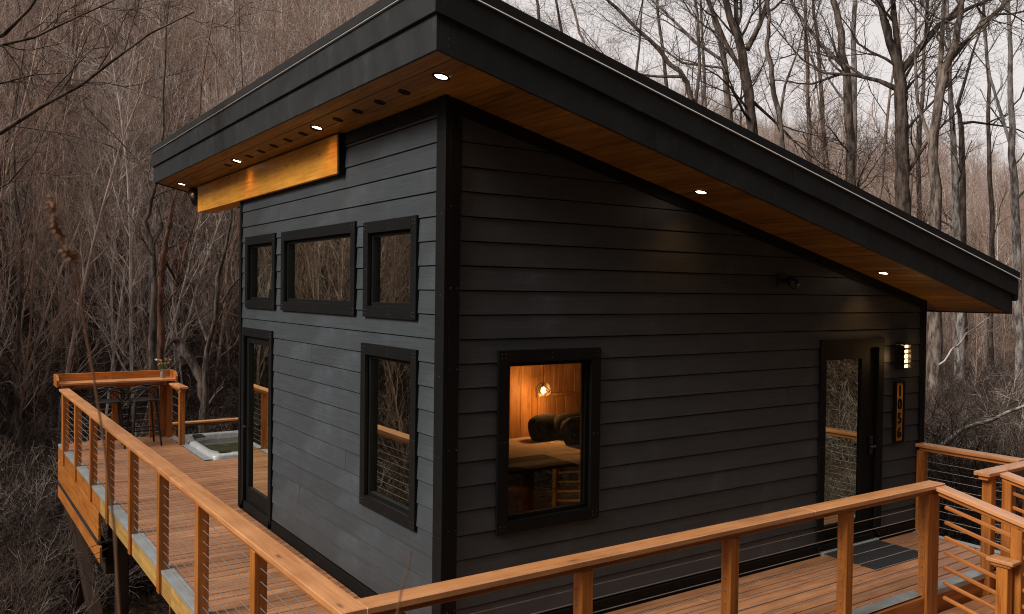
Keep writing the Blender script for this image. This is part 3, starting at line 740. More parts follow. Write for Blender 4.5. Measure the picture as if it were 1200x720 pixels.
railing('railing', 'cedar railing with steel cables in front of the shaded wall', (xe(-1.16), -1.158, 0), 0, 5.42, [.115, .36-xe(-1.16), 1.69-xe(-1.16), 3.03-xe(-1.16), 4.19-xe(-1.16), 4.279-xe(-1.16)], -1, -.22, (.02, 5.495))
railing('railing', 'short cedar railing from the cabin corner past the front door', (XR-.0, -.01, 0), R(-90), 1.15, [.09], 1, -.02, (.0, 1.09))
railing('railing', 'short cap rail on the corner of the entrance landing', (5.10, -1.158, 0), 0, .95, [.15, .94], -1, -.22, (-.04, 1.05), 0, [])
railing('railing', 'short return rail beside the hot tub at the far end', (.292, 9.22, 0), R(90), 1.1, [.18, 1.08], -1, .0055, (0., 1.12), 6)
railing('railing', 'far cedar railing behind the bar shelf', (xe(10.4)-.02, 10.33, 0), 0, 1.7, [.09, .85, 1.44, 1.62], 1, -.2, (0., 1.64), 7)
# low rail beyond the hot tub
lr = thing('railing', 'low wooden rail beyond the hot tub', 'railing', (2, 10.9, -1))
box('cap_rail', (.42, 10.85, .10), (4.2, 10.99, .138), M['cap'], lr, .005, 0); box('sub_rail', (.42, 10.875, .061), (4.2, 10.965, .099), M['cedar'], lr, .004, 0)
for xx in (.5, 1.9, 3.3):
    zz = float(ground_z(xx, 10.9)); box('post', (xx, 10.88, zz-.1), (xx+.089, 10.965, .06), M['cedar'], lr, .004, 2)

# ramp of long wooden steps with slatted side rails
st = thing('entrance_steps', 'long wooden steps leading down from the entrance landing', 'steps', (4.7, -1.7, -1))
for k in range(3):
    z = -.185*(k+1); ya = -1.235-k*.92
    for i in range(7): box('tread_board', (4.19, ya-.131-i*.1325, z-.03), (5.26, ya-.003-i*.1325, z), M['deckwood'], st, .004, 0)
    box('riser', (4.20, ya-.93-.02, z-.19), (5.25, ya-.93, z-.032), M['cedar'], st, .003, 0)
    for xx in (4.17, 5.20): box('stringer', (xx, ya-.92, z-.24), (xx+.04, ya, z-.032), M['cedar'], st, .003, 1)
def ramp_rail(label, xc, y0, L, z0, slope, posts, newel=False):
    t = thing('railing', label, 'railing', (xc, y0, z0-1))
    f = lambda s, o: (xc, y0-s, z0+o-slope*s)
    nrm = (0, slope, 1) ; nrm = (0, -slope, 1)
    bar('cap_rail', f(0, -.019), f(L, -.019), .145, .038, M['cap'], t, (0, -slope, 1), .005)
    bar('sub_rail', f(0.02, -.0585), f(L, -.0585), .09, .038, M['cedar'], t, (0, -slope, 1), .004)
    for i in range(7): bar('slat', f(.06, -.165-.131*i), f(L-.02, -.165-.131*i), .030, .030, M['cedar'], t, (0, -slope, 1), .005)
    for s in posts:
        zb = -.185*(int(max(0, s-.1)/.92)+1)-.2
        box('post', (xc-.045, y0-s-.089, zb), (xc+.044, y0-s, z0-slope*s-.0775), M['cedar'], t, .005, 2)
    return t
ramp_rail('slatted cedar stair rail beside the doormat landing', 4.235, -1.262, 3.0, ZC-.012, .212, [.62, 1.9, 2.85])
ramp_rail('slatted cedar stair rail on the far side of the steps', 5.33, -1.262, 3.0, ZC-.012, .212, [.02, 1.4, 2.85])
nw = thing('newel_post', 'short post with a flat wooden cap beside the steps', 'post', (4.12, -1.86, -.4))
box('post', (4.06, -1.93, -.4), (4.15, -1.84, .445), M['cedar'], nw, .005, 2)
box('post_cap', (4.03, -1.98, .4705), (4.17, -1.77, .505), M['cap'], nw, .008, 0)
box('cap_moulding', (4.045, -1.955, .4455), (4.160, -1.80, .470), M['cedar'], nw, .006, 0)

dm = bpy.data.meshes.new('doormat')
dm = box('doormat', (4.38, -.60, .002), (5.27, -.03, .016), M['mat'], None, .005, 0); tag(dm, 'flat black doormat on the boards before the entrance door', 'doormat')

# bar shelf, stools, flowers
bs = thing('bar_shelf', 'orange wooden bar shelf with raised back at the deck end', 'shelf', (-.5, 10.2, .9))
XS0, XS1 = -1.40, .36
box('shelf_board', (XS0, 9.93, 1.005), (XS1, 10.11, 1.043), M['cap'], bs, .005, 0)
box('shelf_board', (XS0, 10.114, 1.005), (XS1, 10.30, 1.043), M['cap'], bs, .005, 0)
box('back_board', (XS0, 10.302, .98), (-.57, 10.338, 1.165), M['cedar'], bs, .004, 0); box('back_board', (-.566, 10.302, .98), (XS1, 10.338, 1.165), M['cedar'], bs, .004, 0)
for xx in (XS0-.036, XS1+.001):
    pts = [(9.90, .985), (10.34, .985), (10.34, 1.165), (10.05, 1.165), (9.96, 1.145), (9.90, 1.09)]
    V = [(x_, y_, z_) for x_ in (xx, xx+.035) for y_, z_ in pts]; k = len(pts)
    raw('end_board', V, [list(range(k))[::-1], [k+i for i in range(k)]]+[(i, (i+1) % k, k+(i+1) % k, k+i) for i in range(k)], M['cedar'], bs)
for xx in (-1.2, .2): box('bracket', (xx, 9.98, .935), (xx+.04, 10.32, 1.0045), M['cedar'], bs, .003, 1)
def stool(label, cx, cy, rz):
    t = thing('bar_stool', label, 'bar stool', (cx, cy, 0), 'black bar stools at the bar shelf')
    c, s = math.cos(rz), math.sin(rz)
    q = lambda x_, y_, z_: (cx+c*x_-s*y_, cy+s*x_+c*y_, z_)
    corners = [(-1, -1), (1, -1), (1, 1), (-1, 1)]
    for a, b_ in corners: tube('leg', [q(a*.155, b_*.15, .745), q(a*.19, b_*.19, .37), q(a*.225, b_*.23, .003)], [.020, .018, .015], M['blackmetal'], t, 8)
    for (a, b_), (a2, b2) in zip(corners, corners[1:]+corners[:1]):
        tube('foot_rest', [q(a*.203, b_*.205, .27), q(a2*.203, b2*.205, .27)], .010, M['blackmetal'], t, 6)
    soft('seat', q(0, 0, .755), (.44, .43, .045), M['blackmetal'], t, .55, rz=rz)
    th = np.linspace(0, math.pi, 16)
    loop = lambda w_, d_, z0_, z1_, y0_: [q(w_*math.cos(p), y0_-d_*math.sin(p), z0_+(z1_-z0_)*math.sin(p)**.7) for p in th]
    tube('back_hoop', loop(.235, .18, .76, 1.0, .06), .013, M['blackmetal'], t, 7)
    tube('back_hoop', loop(.205, .25, .76, .93, .16), .012, M['blackmetal'], t, 7)
    tube('back_hoop', [q(.225*math.cos(p), -.03-.19*math.sin(p), .84+.15*math.sin(p*1.5)) for p in th], .011, M['blackmetal'], t, 7)
    tube('back_hoop', [q(-.225*math.cos(p), -.03-.19*math.sin(p), .84+.15*math.sin(p*1.5)) for p in th], .011, M['blackmetal'], t, 7)
stool('black bar stool with looped back nearer the hot tub', -.20, 9.62, .06)
stool('black bar stool with looped back nearer the left railing', -.72, 9.66, -.08)
fv = thing('flower_vase', 'small glass vase of orange and yellow flowers on the bar shelf', 'vase', (.21, 10.16, 1.0435))
m, n, b = new_mat('vase_glass'); setin(b, **{'Base Color': (.5, .45, .38, 1), 'Roughness': .08, 'Transmission Weight': .6}); M['vase'] = m
lathe('vase', [(.03, 0), (.042, .01), (.045, .08), (.03, .13), (.036, .15)], (.21, 10.16, 1.0435), M['vase'], fv, 16)
M['stem'] = flat('stem', (.05, .075, .02), .7); rf = random.Random(5)
fcol = [flat('petal_orange', (.55, .17, .02), .7), flat('petal_yellow', (.62, .42, .06), .7), flat('petal_white', (.6, .56, .45), .7)]
for i in range(16):
    a = rf.uniform(0, 6.3); r_ = rf.uniform(.02, .15); hh = rf.uniform(.22, .34)
    tip = (.21+r_*math.cos(a), 10.16+r_*math.sin(a), 1.0435+hh)
    tube('stem', [(.21, 10.16, 1.06), (.21+.3*r_*math.cos(a), 10.16+.3*r_*math.sin(a), 1.19), tip], .003, M['stem'], fv, 4)
    V = [(0, 0, 0)]; F = []
    for k in range(9):
        t = 2*math.pi*k/9; rr = rf.uniform(.024, .034)
        b0 = len(V); V += [(rr*.5*math.cos(t-.3), rr*.5*math.sin(t-.3), .008), (rr*math.cos(t), rr*math.sin(t), rf.uniform(.0, .018)), (rr*.5*math.cos(t+.3), rr*.5*math.sin(t+.3), .008)]
        F.append((0, b0, b0+1, b0+2))
    raw('flower', V, F, fcol[0 if i % 2 else 1+(i//2) % 2], fv, mw=Matrix.Translation(tip) @ Matrix.Rotation(rf.uniform(-.9, .9), 4, 'X') @ Matrix.Rotation(rf.uniform(-.9, .9), 4, 'Y'))
for i in range(10):
    a = rf.uniform(0, 6.3); z_ = 1.0435+rf.uniform(.15, .27); p = Vector((.21+.05*math.cos(a), 10.16+.05*math.sin(a), z_)); d = Vector((math.cos(a), math.sin(a), .6))*.07; s_ = Vector((-math.sin(a), math.cos(a), 0))*.015
    raw('leaf', [tuple(v-p) for v in (p, p+d*.5+s_, p+d, p+d*.5-s_)], [(0, 1, 2, 3)], M['stem'], fv, mw=Matrix.Translation(p))

# hot tub sunk into the deck
ht = thing('hot_tub', 'pale hot tub sunk into the deck, filled with greenish water', 'hot tub', (1.5, 9.05, -.8))
HX0, HX1, HY0, HY1 = .452, 2.55, 7.90, 10.10
def rrect(x0, x1, y0, y1, r_, z, k=7):
    out = []
    for cx, cy, a0 in ((x1-r_, y1-r_, 0), (x0+r_, y1-r_, 90), (x0+r_, y0+r_, 180), (x1-r_, y0+r_, 270)):
        for i in range(k): t = R(a0+90*i/(k-1)); out.append((cx+r_*math.cos(t), cy+r_*math.sin(t), z))
    return out
rings = [rrect(HX0, HX1, HY0, HY1, .16, -.75), rrect(HX0, HX1, HY0, HY1, .16, .02), rrect(HX0+.02, HX1-.02, HY0+.02, HY1-.02, .16, .045), rrect(HX0+.10, HX1-.10, HY0+.12, HY1-.12, .42, .055), rrect(HX0+.14, HX1-.14, HY0+.16, HY1-.16, .42, .02), rrect(HX0+.2, HX1-.2, HY0+.22, HY1-.22, .4, -.7)]
k = len(rings[0]); V = [p for r_ in rings for p in r_]; F = [(j*k+i, j*k+(i+1) % k, (j+1)*k+(i+1) % k, (j+1)*k+i) for j in range(len(rings)-1) for i in range(k)]
raw('shell', V, F, M['tubshell'], ht, True)
wr_ = rrect(HX0+.145, HX1-.145, HY0+.165, HY1-.165, .42, -.05); raw('water', wr_, [list(range(len(wr_)))], M['water'], ht)
box('headrest', (.62, 9.55, .056), (.78, 9.85, .075), M['blackmetal'], ht, .008, 1); box('control_panel', (.60, 8.02, .056), (.78, 8.14, .066), M['blackmetal'], ht, .004, 0)

# ------------------------------------------------------------------ trees
class Tree:
    def __init__(s, seed): s.rng = np.random.default_rng(seed); s.trunk = Tubes(); s.crown = Tubes()
    def path(s, p0, d, L, n_, wob, upw):
        P = [np.array(p0, float)]; d = np.array(d, float); d /= np.linalg.norm(d)
        for i in range(n_):
            d = d+s.rng.normal(0, wob, 3); d[2] += upw; d /= np.linalg.norm(d)
            P.append(P[-1]+d*L/n_)
        return np.array(P)
    def side(s, P, t, ang):
        i = t*(len(P)-1); a = min(int(i), len(P)-2); f = i-a
        p = P[a]*(1-f)+P[a+1]*f; d = P[a+1]-P[a]; d /= np.linalg.norm(d)
        v = s.rng.normal(0, 1, 3); v -= d*v.dot(d); v /= np.linalg.norm(v)+1e-9
        return p, d*math.cos(ang)+v*math.sin(ang)
    def grow(s, P, R0, R1, lvl, kids, lens, t0=.3, upw=.05, ang=(.5, .95), minr=.0028):
        """children along the path P, level by level"""
        if lvl >= len(kids): return
        n_ = kids[lvl]
        for k in range(n_):
            t = t0+(1-t0)*((k+s.rng.random())/n_)
            p, d = s.side(P, min(t, .999), s.rng.uniform(*ang))
            r_ = (R0*(1-t)+R1*t)*s.rng.uniform(.42, .68); r_ = max(r_, minr)
            L = lens[lvl]*s.rng.uniform(.6, 1.25)*(1.15-.55*t)
            last = lvl == len(kids)-1
            C = s.path(p, d, L, 3 if last else 5, .16, upw)
            s.crown.add(C, np.linspace(r_, max(r_*.3, minr*.6), len(C)), 3 if last or r_ < .015 else (4 if r_ < .03 else 6))
            s.grow(C, r_, r_*.3, lvl+1, kids, lens, .22, upw*.7, ang, minr)
TREES = 'bare trees around the cabin'
def photo_tree(name, label, dist, path, limbs=(), mat='bark', seed=1, kids=(12, 8, 7), lens=(2.6, 1.3, .65), t0=.35, tail=True, ang=(.5, 1.0)):
    """trunk line given as photo directions at one distance, carried down to the ground"""
    T = Tree(seed)
    P = [ray_point(px, py, dist) for px, py, w in path]; rad = [w/2*dist/FPX for *_, w in path]
    b0 = P[0]; gz = float(ground_z(b0[0], b0[1]))
    if b0[2] > gz+.3:
        n_ = max(1, int((b0[2]-gz)/1.2)); lo = [np.array([b0[0]+T.rng.normal(0, .04), b0[1]+T.rng.normal(0, .04), gz-.3+(b0[2]-gz+.3)*i/n_]) for i in range(n_)]
        lr_ = [rad[0]*(1.25-.25*i/n_) for i in range(n_)]; lr_[0] *= 1.25
        P = lo+P; rad = lr_+rad
    P = np.array(P); off = T.rng.normal(0, dist*.012, len(P)); off[0] = 0
    P = P+np.outer(off*0, fw)
    # refine with a little crookedness
    tt = np.linspace(0, len(P)-1, len(P)*3-2); Q = np.stack([np.interp(tt, np.arange(len(P)), P[:, i]) for i in range(3)], 1); rq = np.interp(tt, np.arange(len(P)), rad)
    Q[1:-1] += T.rng.normal(0, .02, Q[1:-1].shape)
    if tail:
        d = Q[-1]-Q[-3]; E_ = T.path(Q[-1], d, 4.5, 6, .10, .05)[1:]; Q = np.vstack([Q, E_]); rq = np.concatenate([rq, np.linspace(rq[-1]*.85, rq[-1]*.25, len(E_))])
    T.trunk.add(Q, rq, 9)
    T.grow(Q, rq.mean()*1.1, rq[-1], 0, kids, lens, t0, .05, ang)
    for lm in limbs:
        Lp = np.array([ray_point(px, py, dist+j*.22) for j, (px, py, w) in enumerate(lm)]); lr_ = np.array([w/2*dist/FPX for *_, w in lm])
        d = Lp[-1]-Lp[-2]; E_ = T.path(Lp[-1], d, 2.2, 4, .15, .04)[1:]
        Lp = np.vstack([Lp, E_]); lr_ = np.concatenate([lr_, np.linspace(lr_[-1]*.85, lr_[-1]*.3, len(E_))])
        T.trunk.add(Lp, lr_, 7); T.grow(Lp, lr_[0], lr_[-1], 0, (kids[0], kids[1], kids[2]), [l_*.8 for l_ in lens], .15, .05, ang)
    base = (float(P[0][0]), float(P[0][1]), gz)
    t = thing(name, label, 'tree', base, TREES)
    T.trunk.build('trunk', M[mat], t, base); T.crown.build('crown', M[mat if mat != 'bark_pale' else 'bark'], t, base)
    return t
PT = photo_tree
PT('bare_tree', 'thick forked bare tree with a long low limb reaching left over the roof', 20, [(1060, 330, 20), (1058, 240, 17), (1057, 170, 15), (1056, 110, 14), (1053, 75, 12), (1040, 40, 8), (1030, 0, 7), (1024, -40, 5)],
   [[(1056, 84, 9), (1075, 60, 8), (1100, 30, 7), (1135, 10, 5), (1170, -5, 3)], [(1052, 105, 7), (1030, 95, 5), (1000, 88, 4), (966, 86, 3), (940, 70, 2)], [(1054, 78, 8), (1050, 40, 7), (1046, 0, 6), (1044, -40, 5)]], 'bark_dark', 1)
PT('bare_tree', 'bare tree whose mottled trunk rises right behind the cabin end wall', 19, [(1094, 520, 19), (1095, 400, 17), (1095, 250, 13), (1094, 160, 11), (1105, 90, 9), (1118, 50, 8), (1128, 0, 6), (1134, -40, 5)],
   [[(1094, 160, 7), (1103, 60, 6), (1106, 0, 4), (1107, -30, 3)], [(1110, 75, 6), (1140, 40, 5), (1175, 8, 3)], [(1094, 180, 5), (1075, 120, 4), (1072, 60, 3)]], 'bark', 2)
PT('bare_tree', 'grey bare trunk leaning left just above the middle of the roof slope', 24, [(1004, 280, 12), (997, 200, 11), (994, 110, 10), (985, 40, 8), (978, 0, 7), (974, -40, 6)], [[(990, 80, 5), (960, 50, 4), (930, 10, 3)]], 'bark', 3)
PT('bare_tree', 'straight slim pale trunk close behind the leaning grey one', 25, [(1001, 270, 8), (1000, 200, 8), (1000, 120, 7), (1001, 0, 5), (1001, -40, 4)], [], 'bark_pale', 4, (10, 5, 5), (1.8, 1.0, .6))
PT('bare_tree', 'dark bare tree dividing into several limbs above the roof middle', 20, [(888, 210, 14), (881, 150, 12), (875, 90, 12), (868, 50, 10), (855, 20, 8), (845, -20, 7)],
   [[(873, 70, 7), (863, 30, 6), (862, -20, 5)], [(876, 58, 7), (890, 30, 6), (900, 0, 5)], [(879, 100, 5), (850, 50, 5), (830, 0, 4)], [(883, 120, 4), (905, 140, 3), (930, 165, 2)]], 'bark_dark', 5)
PT('bare_tree', 'slimmer brown tree leaning left beside the dividing dark one', 23, [(862, 190, 8), (853, 120, 8), (850, 70, 7), (842, 40, 6), (830, 0, 5)], [[(848, 72, 4), (815, 50, 4), (780, 15, 3)], [(848, 80, 3), (800, 74, 3), (780, 60, 2)]], 'bark', 6)
PT('bare_tree', 'thin crooked grey tree between the two groups of trunks', 18, [(925, 220, 6), (915, 150, 6), (905, 90, 6), (899, 50, 5), (903, 20, 4), (900, -20, 3)], [[(914, 140, 3), (920, 100, 3), (935, 60, 2)]], 'bark', 7, (9, 5, 5), (1.8, .9, .5))
PT('birch_tree', 'pale birch trunk at the right edge of the view', 22, [(1196, 480, 10), (1192, 360, 9), (1188, 240, 9), (1186, 150, 7), (1183, 60, 5), (1180, -20, 4)], [[(1187, 180, 4), (1160, 90, 3), (1150, 20, 2)]], 'bark_pale', 8, (12, 6, 5), (2.2, 1.1, .6))
PT('bare_tree', 'short dark broken trunk between the mottled tree and the birch', 24, [(1128, 340, 8), (1128, 240, 7), (1127, 150, 6), (1122, 125, 4), (1135, 80, 3), (1148, 40, 2)], [[(1127, 145, 4), (1140, 143, 3), (1175, 148, 2)]], 'bark_dark', 9, (7, 5, 5), (1.6, .9, .5))
PT('bare_tree', 'grey mossy trunk under the roof end beyond the number sign', 21, [(1125, 470, 12), (1124, 370, 11), (1121, 260, 9), (1118, 180, 7), (1112, 90, 5), (1110, 0, 4)], [], 'bark_pale', 10, (9, 5, 5), (2, 1, .6))
PT('bare_tree', 'bare tree sweeping low to the upper left from the roof middle', 17, [(822, 150, 7), (806, 95, 6), (775, 62, 5), (735, 22, 4), (702, -10, 3)], [[(800, 90, 4), (770, 90, 3), (730, 85, 2)], [(815, 125, 4), (820, 80, 4), (818, 20, 3)]], 'bark_dark', 11, (11, 6, 5), (1.9, 1.0, .5))
for i, (lab, d_, pth, m_) in enumerate([
    ('slender twin-stemmed sapling above the upper end of the roof slope', 24, [(641, 80, 4), (634, 35, 4), (627, -10, 3)], 'bark_dark'),
    ('slender branching sapling next right of the twin-stemmed one', 25, [(662, 80, 3.5), (659, 35, 3.5), (650, -8, 2.5)], 'bark_dark'),
    ('fine bushy sapling above the first roof fascia joint', 22, [(688, 90, 4), (683, 50, 3), (672, 10, 2.5)], 'bark'),
    ('slender sapling leaning right above the first fascia joint', 26, [(738, 120, 4), (748, 70, 3), (752, 10, 2)], 'bark'),
    ('thin dark sapling above the second third of the roof slope', 27, [(783, 130, 5), (778, 70, 4), (770, 0, 3)], 'bark_dark'),
    ('thin upright sapling left of the dividing dark tree', 24, [(826, 160, 5), (824, 100, 4), (822, 20, 3)], 'bark'),
    ('slim tree right of the crooked grey one, twiggy to the top', 27, [(950, 240, 6), (948, 150, 5), (945, 40, 4), (944, -20, 3)], 'bark'),
    ('slim tree in the gap left of the leaning grey trunk', 29, [(972, 250, 6), (966, 150, 5), (958, 40, 4)], 'bark_dark'),
    ('slim tree close right of the thick forked tree', 28, [(1078, 290, 6), (1076, 180, 5), (1084, 60, 4), (1088, -10, 3)], 'bark'),
    ('slim double tree next left of the birch', 27, [(1163, 330, 6), (1160, 210, 5), (1158, 100, 4), (1152, 0, 3)], 'bark_dark'),
    ('thin bushy tree above the highest roof corner on the right slope', 21, [(590, 50, 4), (585, 10, 3), (580, -30, 2)], 'bark_dark')]):
    PT('slender_tree', lab, d_, pth, [], m_, 30+i, (13, 6, 6), (2.0, 1.1, .6), .25)
# left side, in front of the hillside
PT('bare_tree', 'dark forked tree above the flower vase on the bar shelf', 19, [(182, 480, 11), (179, 400, 9), (181, 340, 8), (177, 290, 7), (171, 260, 6), (180, 225, 4), (186, 190, 3)], [[(178, 290, 4), (190, 265, 4), (182, 235, 3), (170, 200, 2)]], 'bark_dark', 12, (8, 5, 5), (1.5, .9, .5))
PT('bare_tree', 'red-brown peeling trunk close beside the dark forked tree', 19.4, [(187, 480, 10), (188, 400, 9), (187, 340, 9), (190, 300, 8), (197, 275, 5), (202, 240, 3)], [[(190, 300, 4), (210, 335, 4), (215, 300, 3), (228, 262, 2)]], 'bark_red', 13, (6, 5, 5), (1.3, .9, .5))
PT('bare_tree', 'dark crooked tree right beside the cabin corner, left of the windows', 18, [(239, 480, 8), (242, 410, 6), (254, 375, 5), (255, 325, 5), (264, 292, 4), (272, 240, 2)], [[(243, 400, 4), (232, 370, 3), (226, 340, 2)], [(254, 368, 4), (268, 340, 3), (285, 320, 2)]], 'bark_dark', 14, (8, 5, 5), (1.4, .9, .5))
PT('bare_tree', 'leaning broken dark trunk between the vase and the cabin corner', 18.5, [(240, 470, 11), (236, 445, 11), (222, 421, 10), (208, 400, 9), (203, 393, 7)], [], 'bark_dark', 15, (3, 3, 3), (.8, .5, .3), .3, False)
PT('bare_tree', 'pale straight trunk high on the left hillside', 48, [(152, 150, 5), (153, 70, 5), (155, -10, 4)], [], 'bark_pale', 16, (12, 5, 4), (2.2, 1.2, .7))
PT('bare_tree', 'pale slender trunk on the hillside left of the eave end', 40, [(226, 160, 4), (238, 80, 4), (245, -10, 3)], [], 'bark_pale', 17, (10, 5, 4), (2.2, 1.2, .7))
PT('bare_tree', 'pale thin trunk at the far left below the branches', 22, [(13, 700, 7), (12, 560, 6), (10, 420, 5), (6, 300, 4)], [], 'bark_red', 18, (8, 5, 5), (1.6, .9, .5))
PT('bare_tree', 'dark thin trunk left of the railing end', 20, [(28, 690, 8), (22, 560, 7), (20, 450, 5), (26, 330, 4), (24, 260, 3)], [], 'bark_dark', 19, (8, 5, 5), (1.5, .9, .5))
# near tree just outside the left edge: its limbs reach into the top left corner
T = Tree(77); b0 = ray_point(-150, 300, 8.5); gz = float(ground_z(b0[0], b0[1]))
P = np.array([[b0[0], b0[1], gz-.2], [b0[0]+.05, b0[1], gz+2], [b0[0], b0[1]+.05, b0[2]], list(ray_point(-140, 120, 8.6)), list(ray_point(-120, -120, 8.7)), list(ray_point(-130, -320, 8.8))])
T.trunk.add(P, [.2, .16, .13, .11, .08, .05], 9)
def limb(pts, w0, kids, lens):
    L_ = np.array([ray_point(px, py, d_) for px, py, d_ in pts]); r_ = np.linspace(w0, w0*.22, len(L_))
    T.trunk.add(L_, r_, 6); T.grow(L_, w0*.8, w0*.25, 0, kids, lens, .25, .01, (.35, .8))
limb([(-140, 210, 8.5), (-60, 185, 8.3), (0, 156, 8.2), (50, 124, 8.2), (95, 100, 8.3), (130, 73, 8.4), (175, 40, 8.5), (228, 14, 8.7)], .030, (8, 5, 3), (1.0, .5, .25))
limb([(-140, 120, 8.6), (-60, 70, 8.4), (0, 53, 8.3), (40, 44, 8.3), (80, 25, 8.3), (135, 0, 8.5)], .026, (7, 4, 3), (.8, .45, .2))
limb([(-140, 140, 8.6), (-50, 100, 8.5), (0, 98, 8.5), (40, 88, 8.5), (75, 86, 8.6)], .016, (5, 4, 3), (.7, .4, .2))
limb([(-140, 160, 8.4), (-40, 60, 8.2), (5, 40, 8.1), (35, 10, 8.1), (55, -20, 8.2)], .034, (5, 4, 3), (.8, .4, .2))
limb([(-130, 330, 8.5), (-40, 240, 8.4), (10, 215, 8.4), (40, 180, 8.5), (62, 130, 8.6)], .014, (6, 4, 3), (.7, .4, .2))
nt_ = thing('bare_tree', 'near tree whose bare limbs reach in at the top left corner', 'tree', (b0[0], b0[1], gz), TREES)
T.trunk.build('trunk', M['bark_dark'], nt_, (b0[0], b0[1], gz)); T.crown.build('crown', M['bark_dark'], nt_, (b0[0], b0[1], gz))

# evergreen shrub and fallen branches at the right
def shrub(label, px, py, dist, size, nl, seed):
    rg = np.random.default_rng(seed); c = ray_point(px, py, dist); gz = float(ground_z(c[0], c[1]))
    t = thing('evergreen_shrub', label, 'shrub', (c[0], c[1], gz))
    st_ = Tubes(); V = []; F = []
    for i in range(26):
        a = rg.uniform(0, 6.28); d = np.array([math.cos(a)*rg.uniform(.1, .8), math.sin(a)*rg.uniform(.1, .8), 1]); L_ = size*rg.uniform(.5, 1.1)
        P = [np.array([c[0], c[1], gz-.1])]; d /= np.linalg.norm(d)
        for k in range(5): d = d+rg.normal(0, .2, 3); d /= np.linalg.norm(d); P.append(P[-1]+d*L_/5)
        st_.add(P, np.linspace(.012, .004, 6), 4); P = np.array(P)
        for k in range(nl):
            q = rg.uniform(1.5, 5); j = min(int(q), 4); p = P[j]*(1-(q-j))+P[j+1]*(q-j)+rg.normal(0, .06, 3)
            dd = rg.normal(0, 1, 3); dd[2] -= .3; dd /= np.linalg.norm(dd); sd_ = np.cross(dd, rg.normal(0, 1, 3)); sd_ /= np.linalg.norm(sd_)+1e-9
            l_ = rg.uniform(.05, .10); b0 = len(V); V += [p, p+dd*l_*.5+sd_*l_*.2, p+dd*l_, p+dd*l_*.5-sd_*l_*.2]; F.append((b0, b0+1, b0+2, b0+3))
    o0 = np.array([c[0], c[1], gz])
    st_.build('stems', M['bark_dark'], t, tuple(o0))
    o = raw('foliage', [tuple(v-o0) for v in V], F, M['leaf_dark'], t, mw=Matrix.Translation(o0)); o['kind'] = 'stuff'
shrub('dark evergreen shrub between the mottled trunk and the birch', 1118, 470, 15, 1.9, 55, 1)
shrub('low dark evergreen shrub behind the short cap rail', 1168, 500, 13, 1.2, 45, 2)
def fallen(label, pts, w, dist, mat='bark_pale'):
    T_ = Tree(int(pts[0][0])); P = np.array([ray_point(px, py, d_) for px, py, d_ in pts]); tt = np.linspace(0, len(P)-1, 12); Q = np.stack([np.interp(tt, np.arange(len(P)), P[:, i]) for i in range(3)], 1)+T_.rng.normal(0, .015, (12, 3))
    T_.trunk.add(Q, np.linspace(w, w*.35, 12), 6); T_.grow(Q, w*.6, w*.2, 0, (5, 3), (.7, .3), .3, .02)
    b_ = thing('fallen_branch', label, 'branch', tuple(P[0])); T_.trunk.build('limb', M[mat], b_, tuple(P[0])); T_.crown.build('twigs', M[mat], b_, tuple(P[0]))
fallen('long pale fallen branch sloping up behind the entrance rail', [(1090, 528, 12), (1140, 500, 12), (1200, 476, 12.2), (1240, 455, 12.5)], .035, 12)
fallen('short pale fallen branch standing in the brush by the rail', [(1118, 580, 11), (1114, 548, 11), (1111, 535, 11)], .02, 11)
fallen('thin pale dead branch slanting between the mottled and grey trunks', [(1100, 430, 14), (1130, 395, 14), (1160, 370, 14.2)], .018, 14)
fallen('pale broken log lying on the ground below the deck', [(84, 725, 17), (105, 708, 17), (126, 690, 17)], .07, 17, 'bark')

# weed stalks near the camera, out of focus
def weed(label, pts, r0, head, dist):
    P = np.array([ray_point(px, py, dist*(1+.02*i)) for i, (px, py) in enumerate(pts)])
    lo = P[-1]; gz = float(ground_z(lo[0], lo[1])); P = np.vstack([P, [[lo[0], lo[1], (lo[2]+gz)/2], [lo[0]+.01, lo[1], gz-.02]]])
    t = thing('weed_stalk', label, 'weed', (lo[0], lo[1], gz)); Tubes().add(P, np.linspace(r0*.6, r0, len(P)), 6).build('stalk', M['weed'], t, tuple(P[-1]))
    if head:
        tb = Tubes(); rg = np.random.default_rng(4)
        for i in range(70):
            q = rg.uniform(0, head); j = int(q); p = P[j]*(1-(q-j))+P[j+1]*(q-j); d = rg.normal(0, 1, 3); d /= np.linalg.norm(d); tb.add([p, p+d*.005, p+d*rg.uniform(.008, .013)], [.001, .0025, .001], 4)
        tb.build('seed_head', M['weed'], t, tuple(P[0]))
weed('tall dry weed stalk with seed head at the left, close to the camera', [(60, 230), (66, 262), (76, 292), (88, 308), (97, 370), (108, 430), (122, 520), (134, 620), (140, 720)], .0022, 3, 1.15)
weed('thin dry weed tip in front of the front railing corner', [(482, 646), (478, 668), (471, 690), (465, 722)], .0016, 0, 1.15)

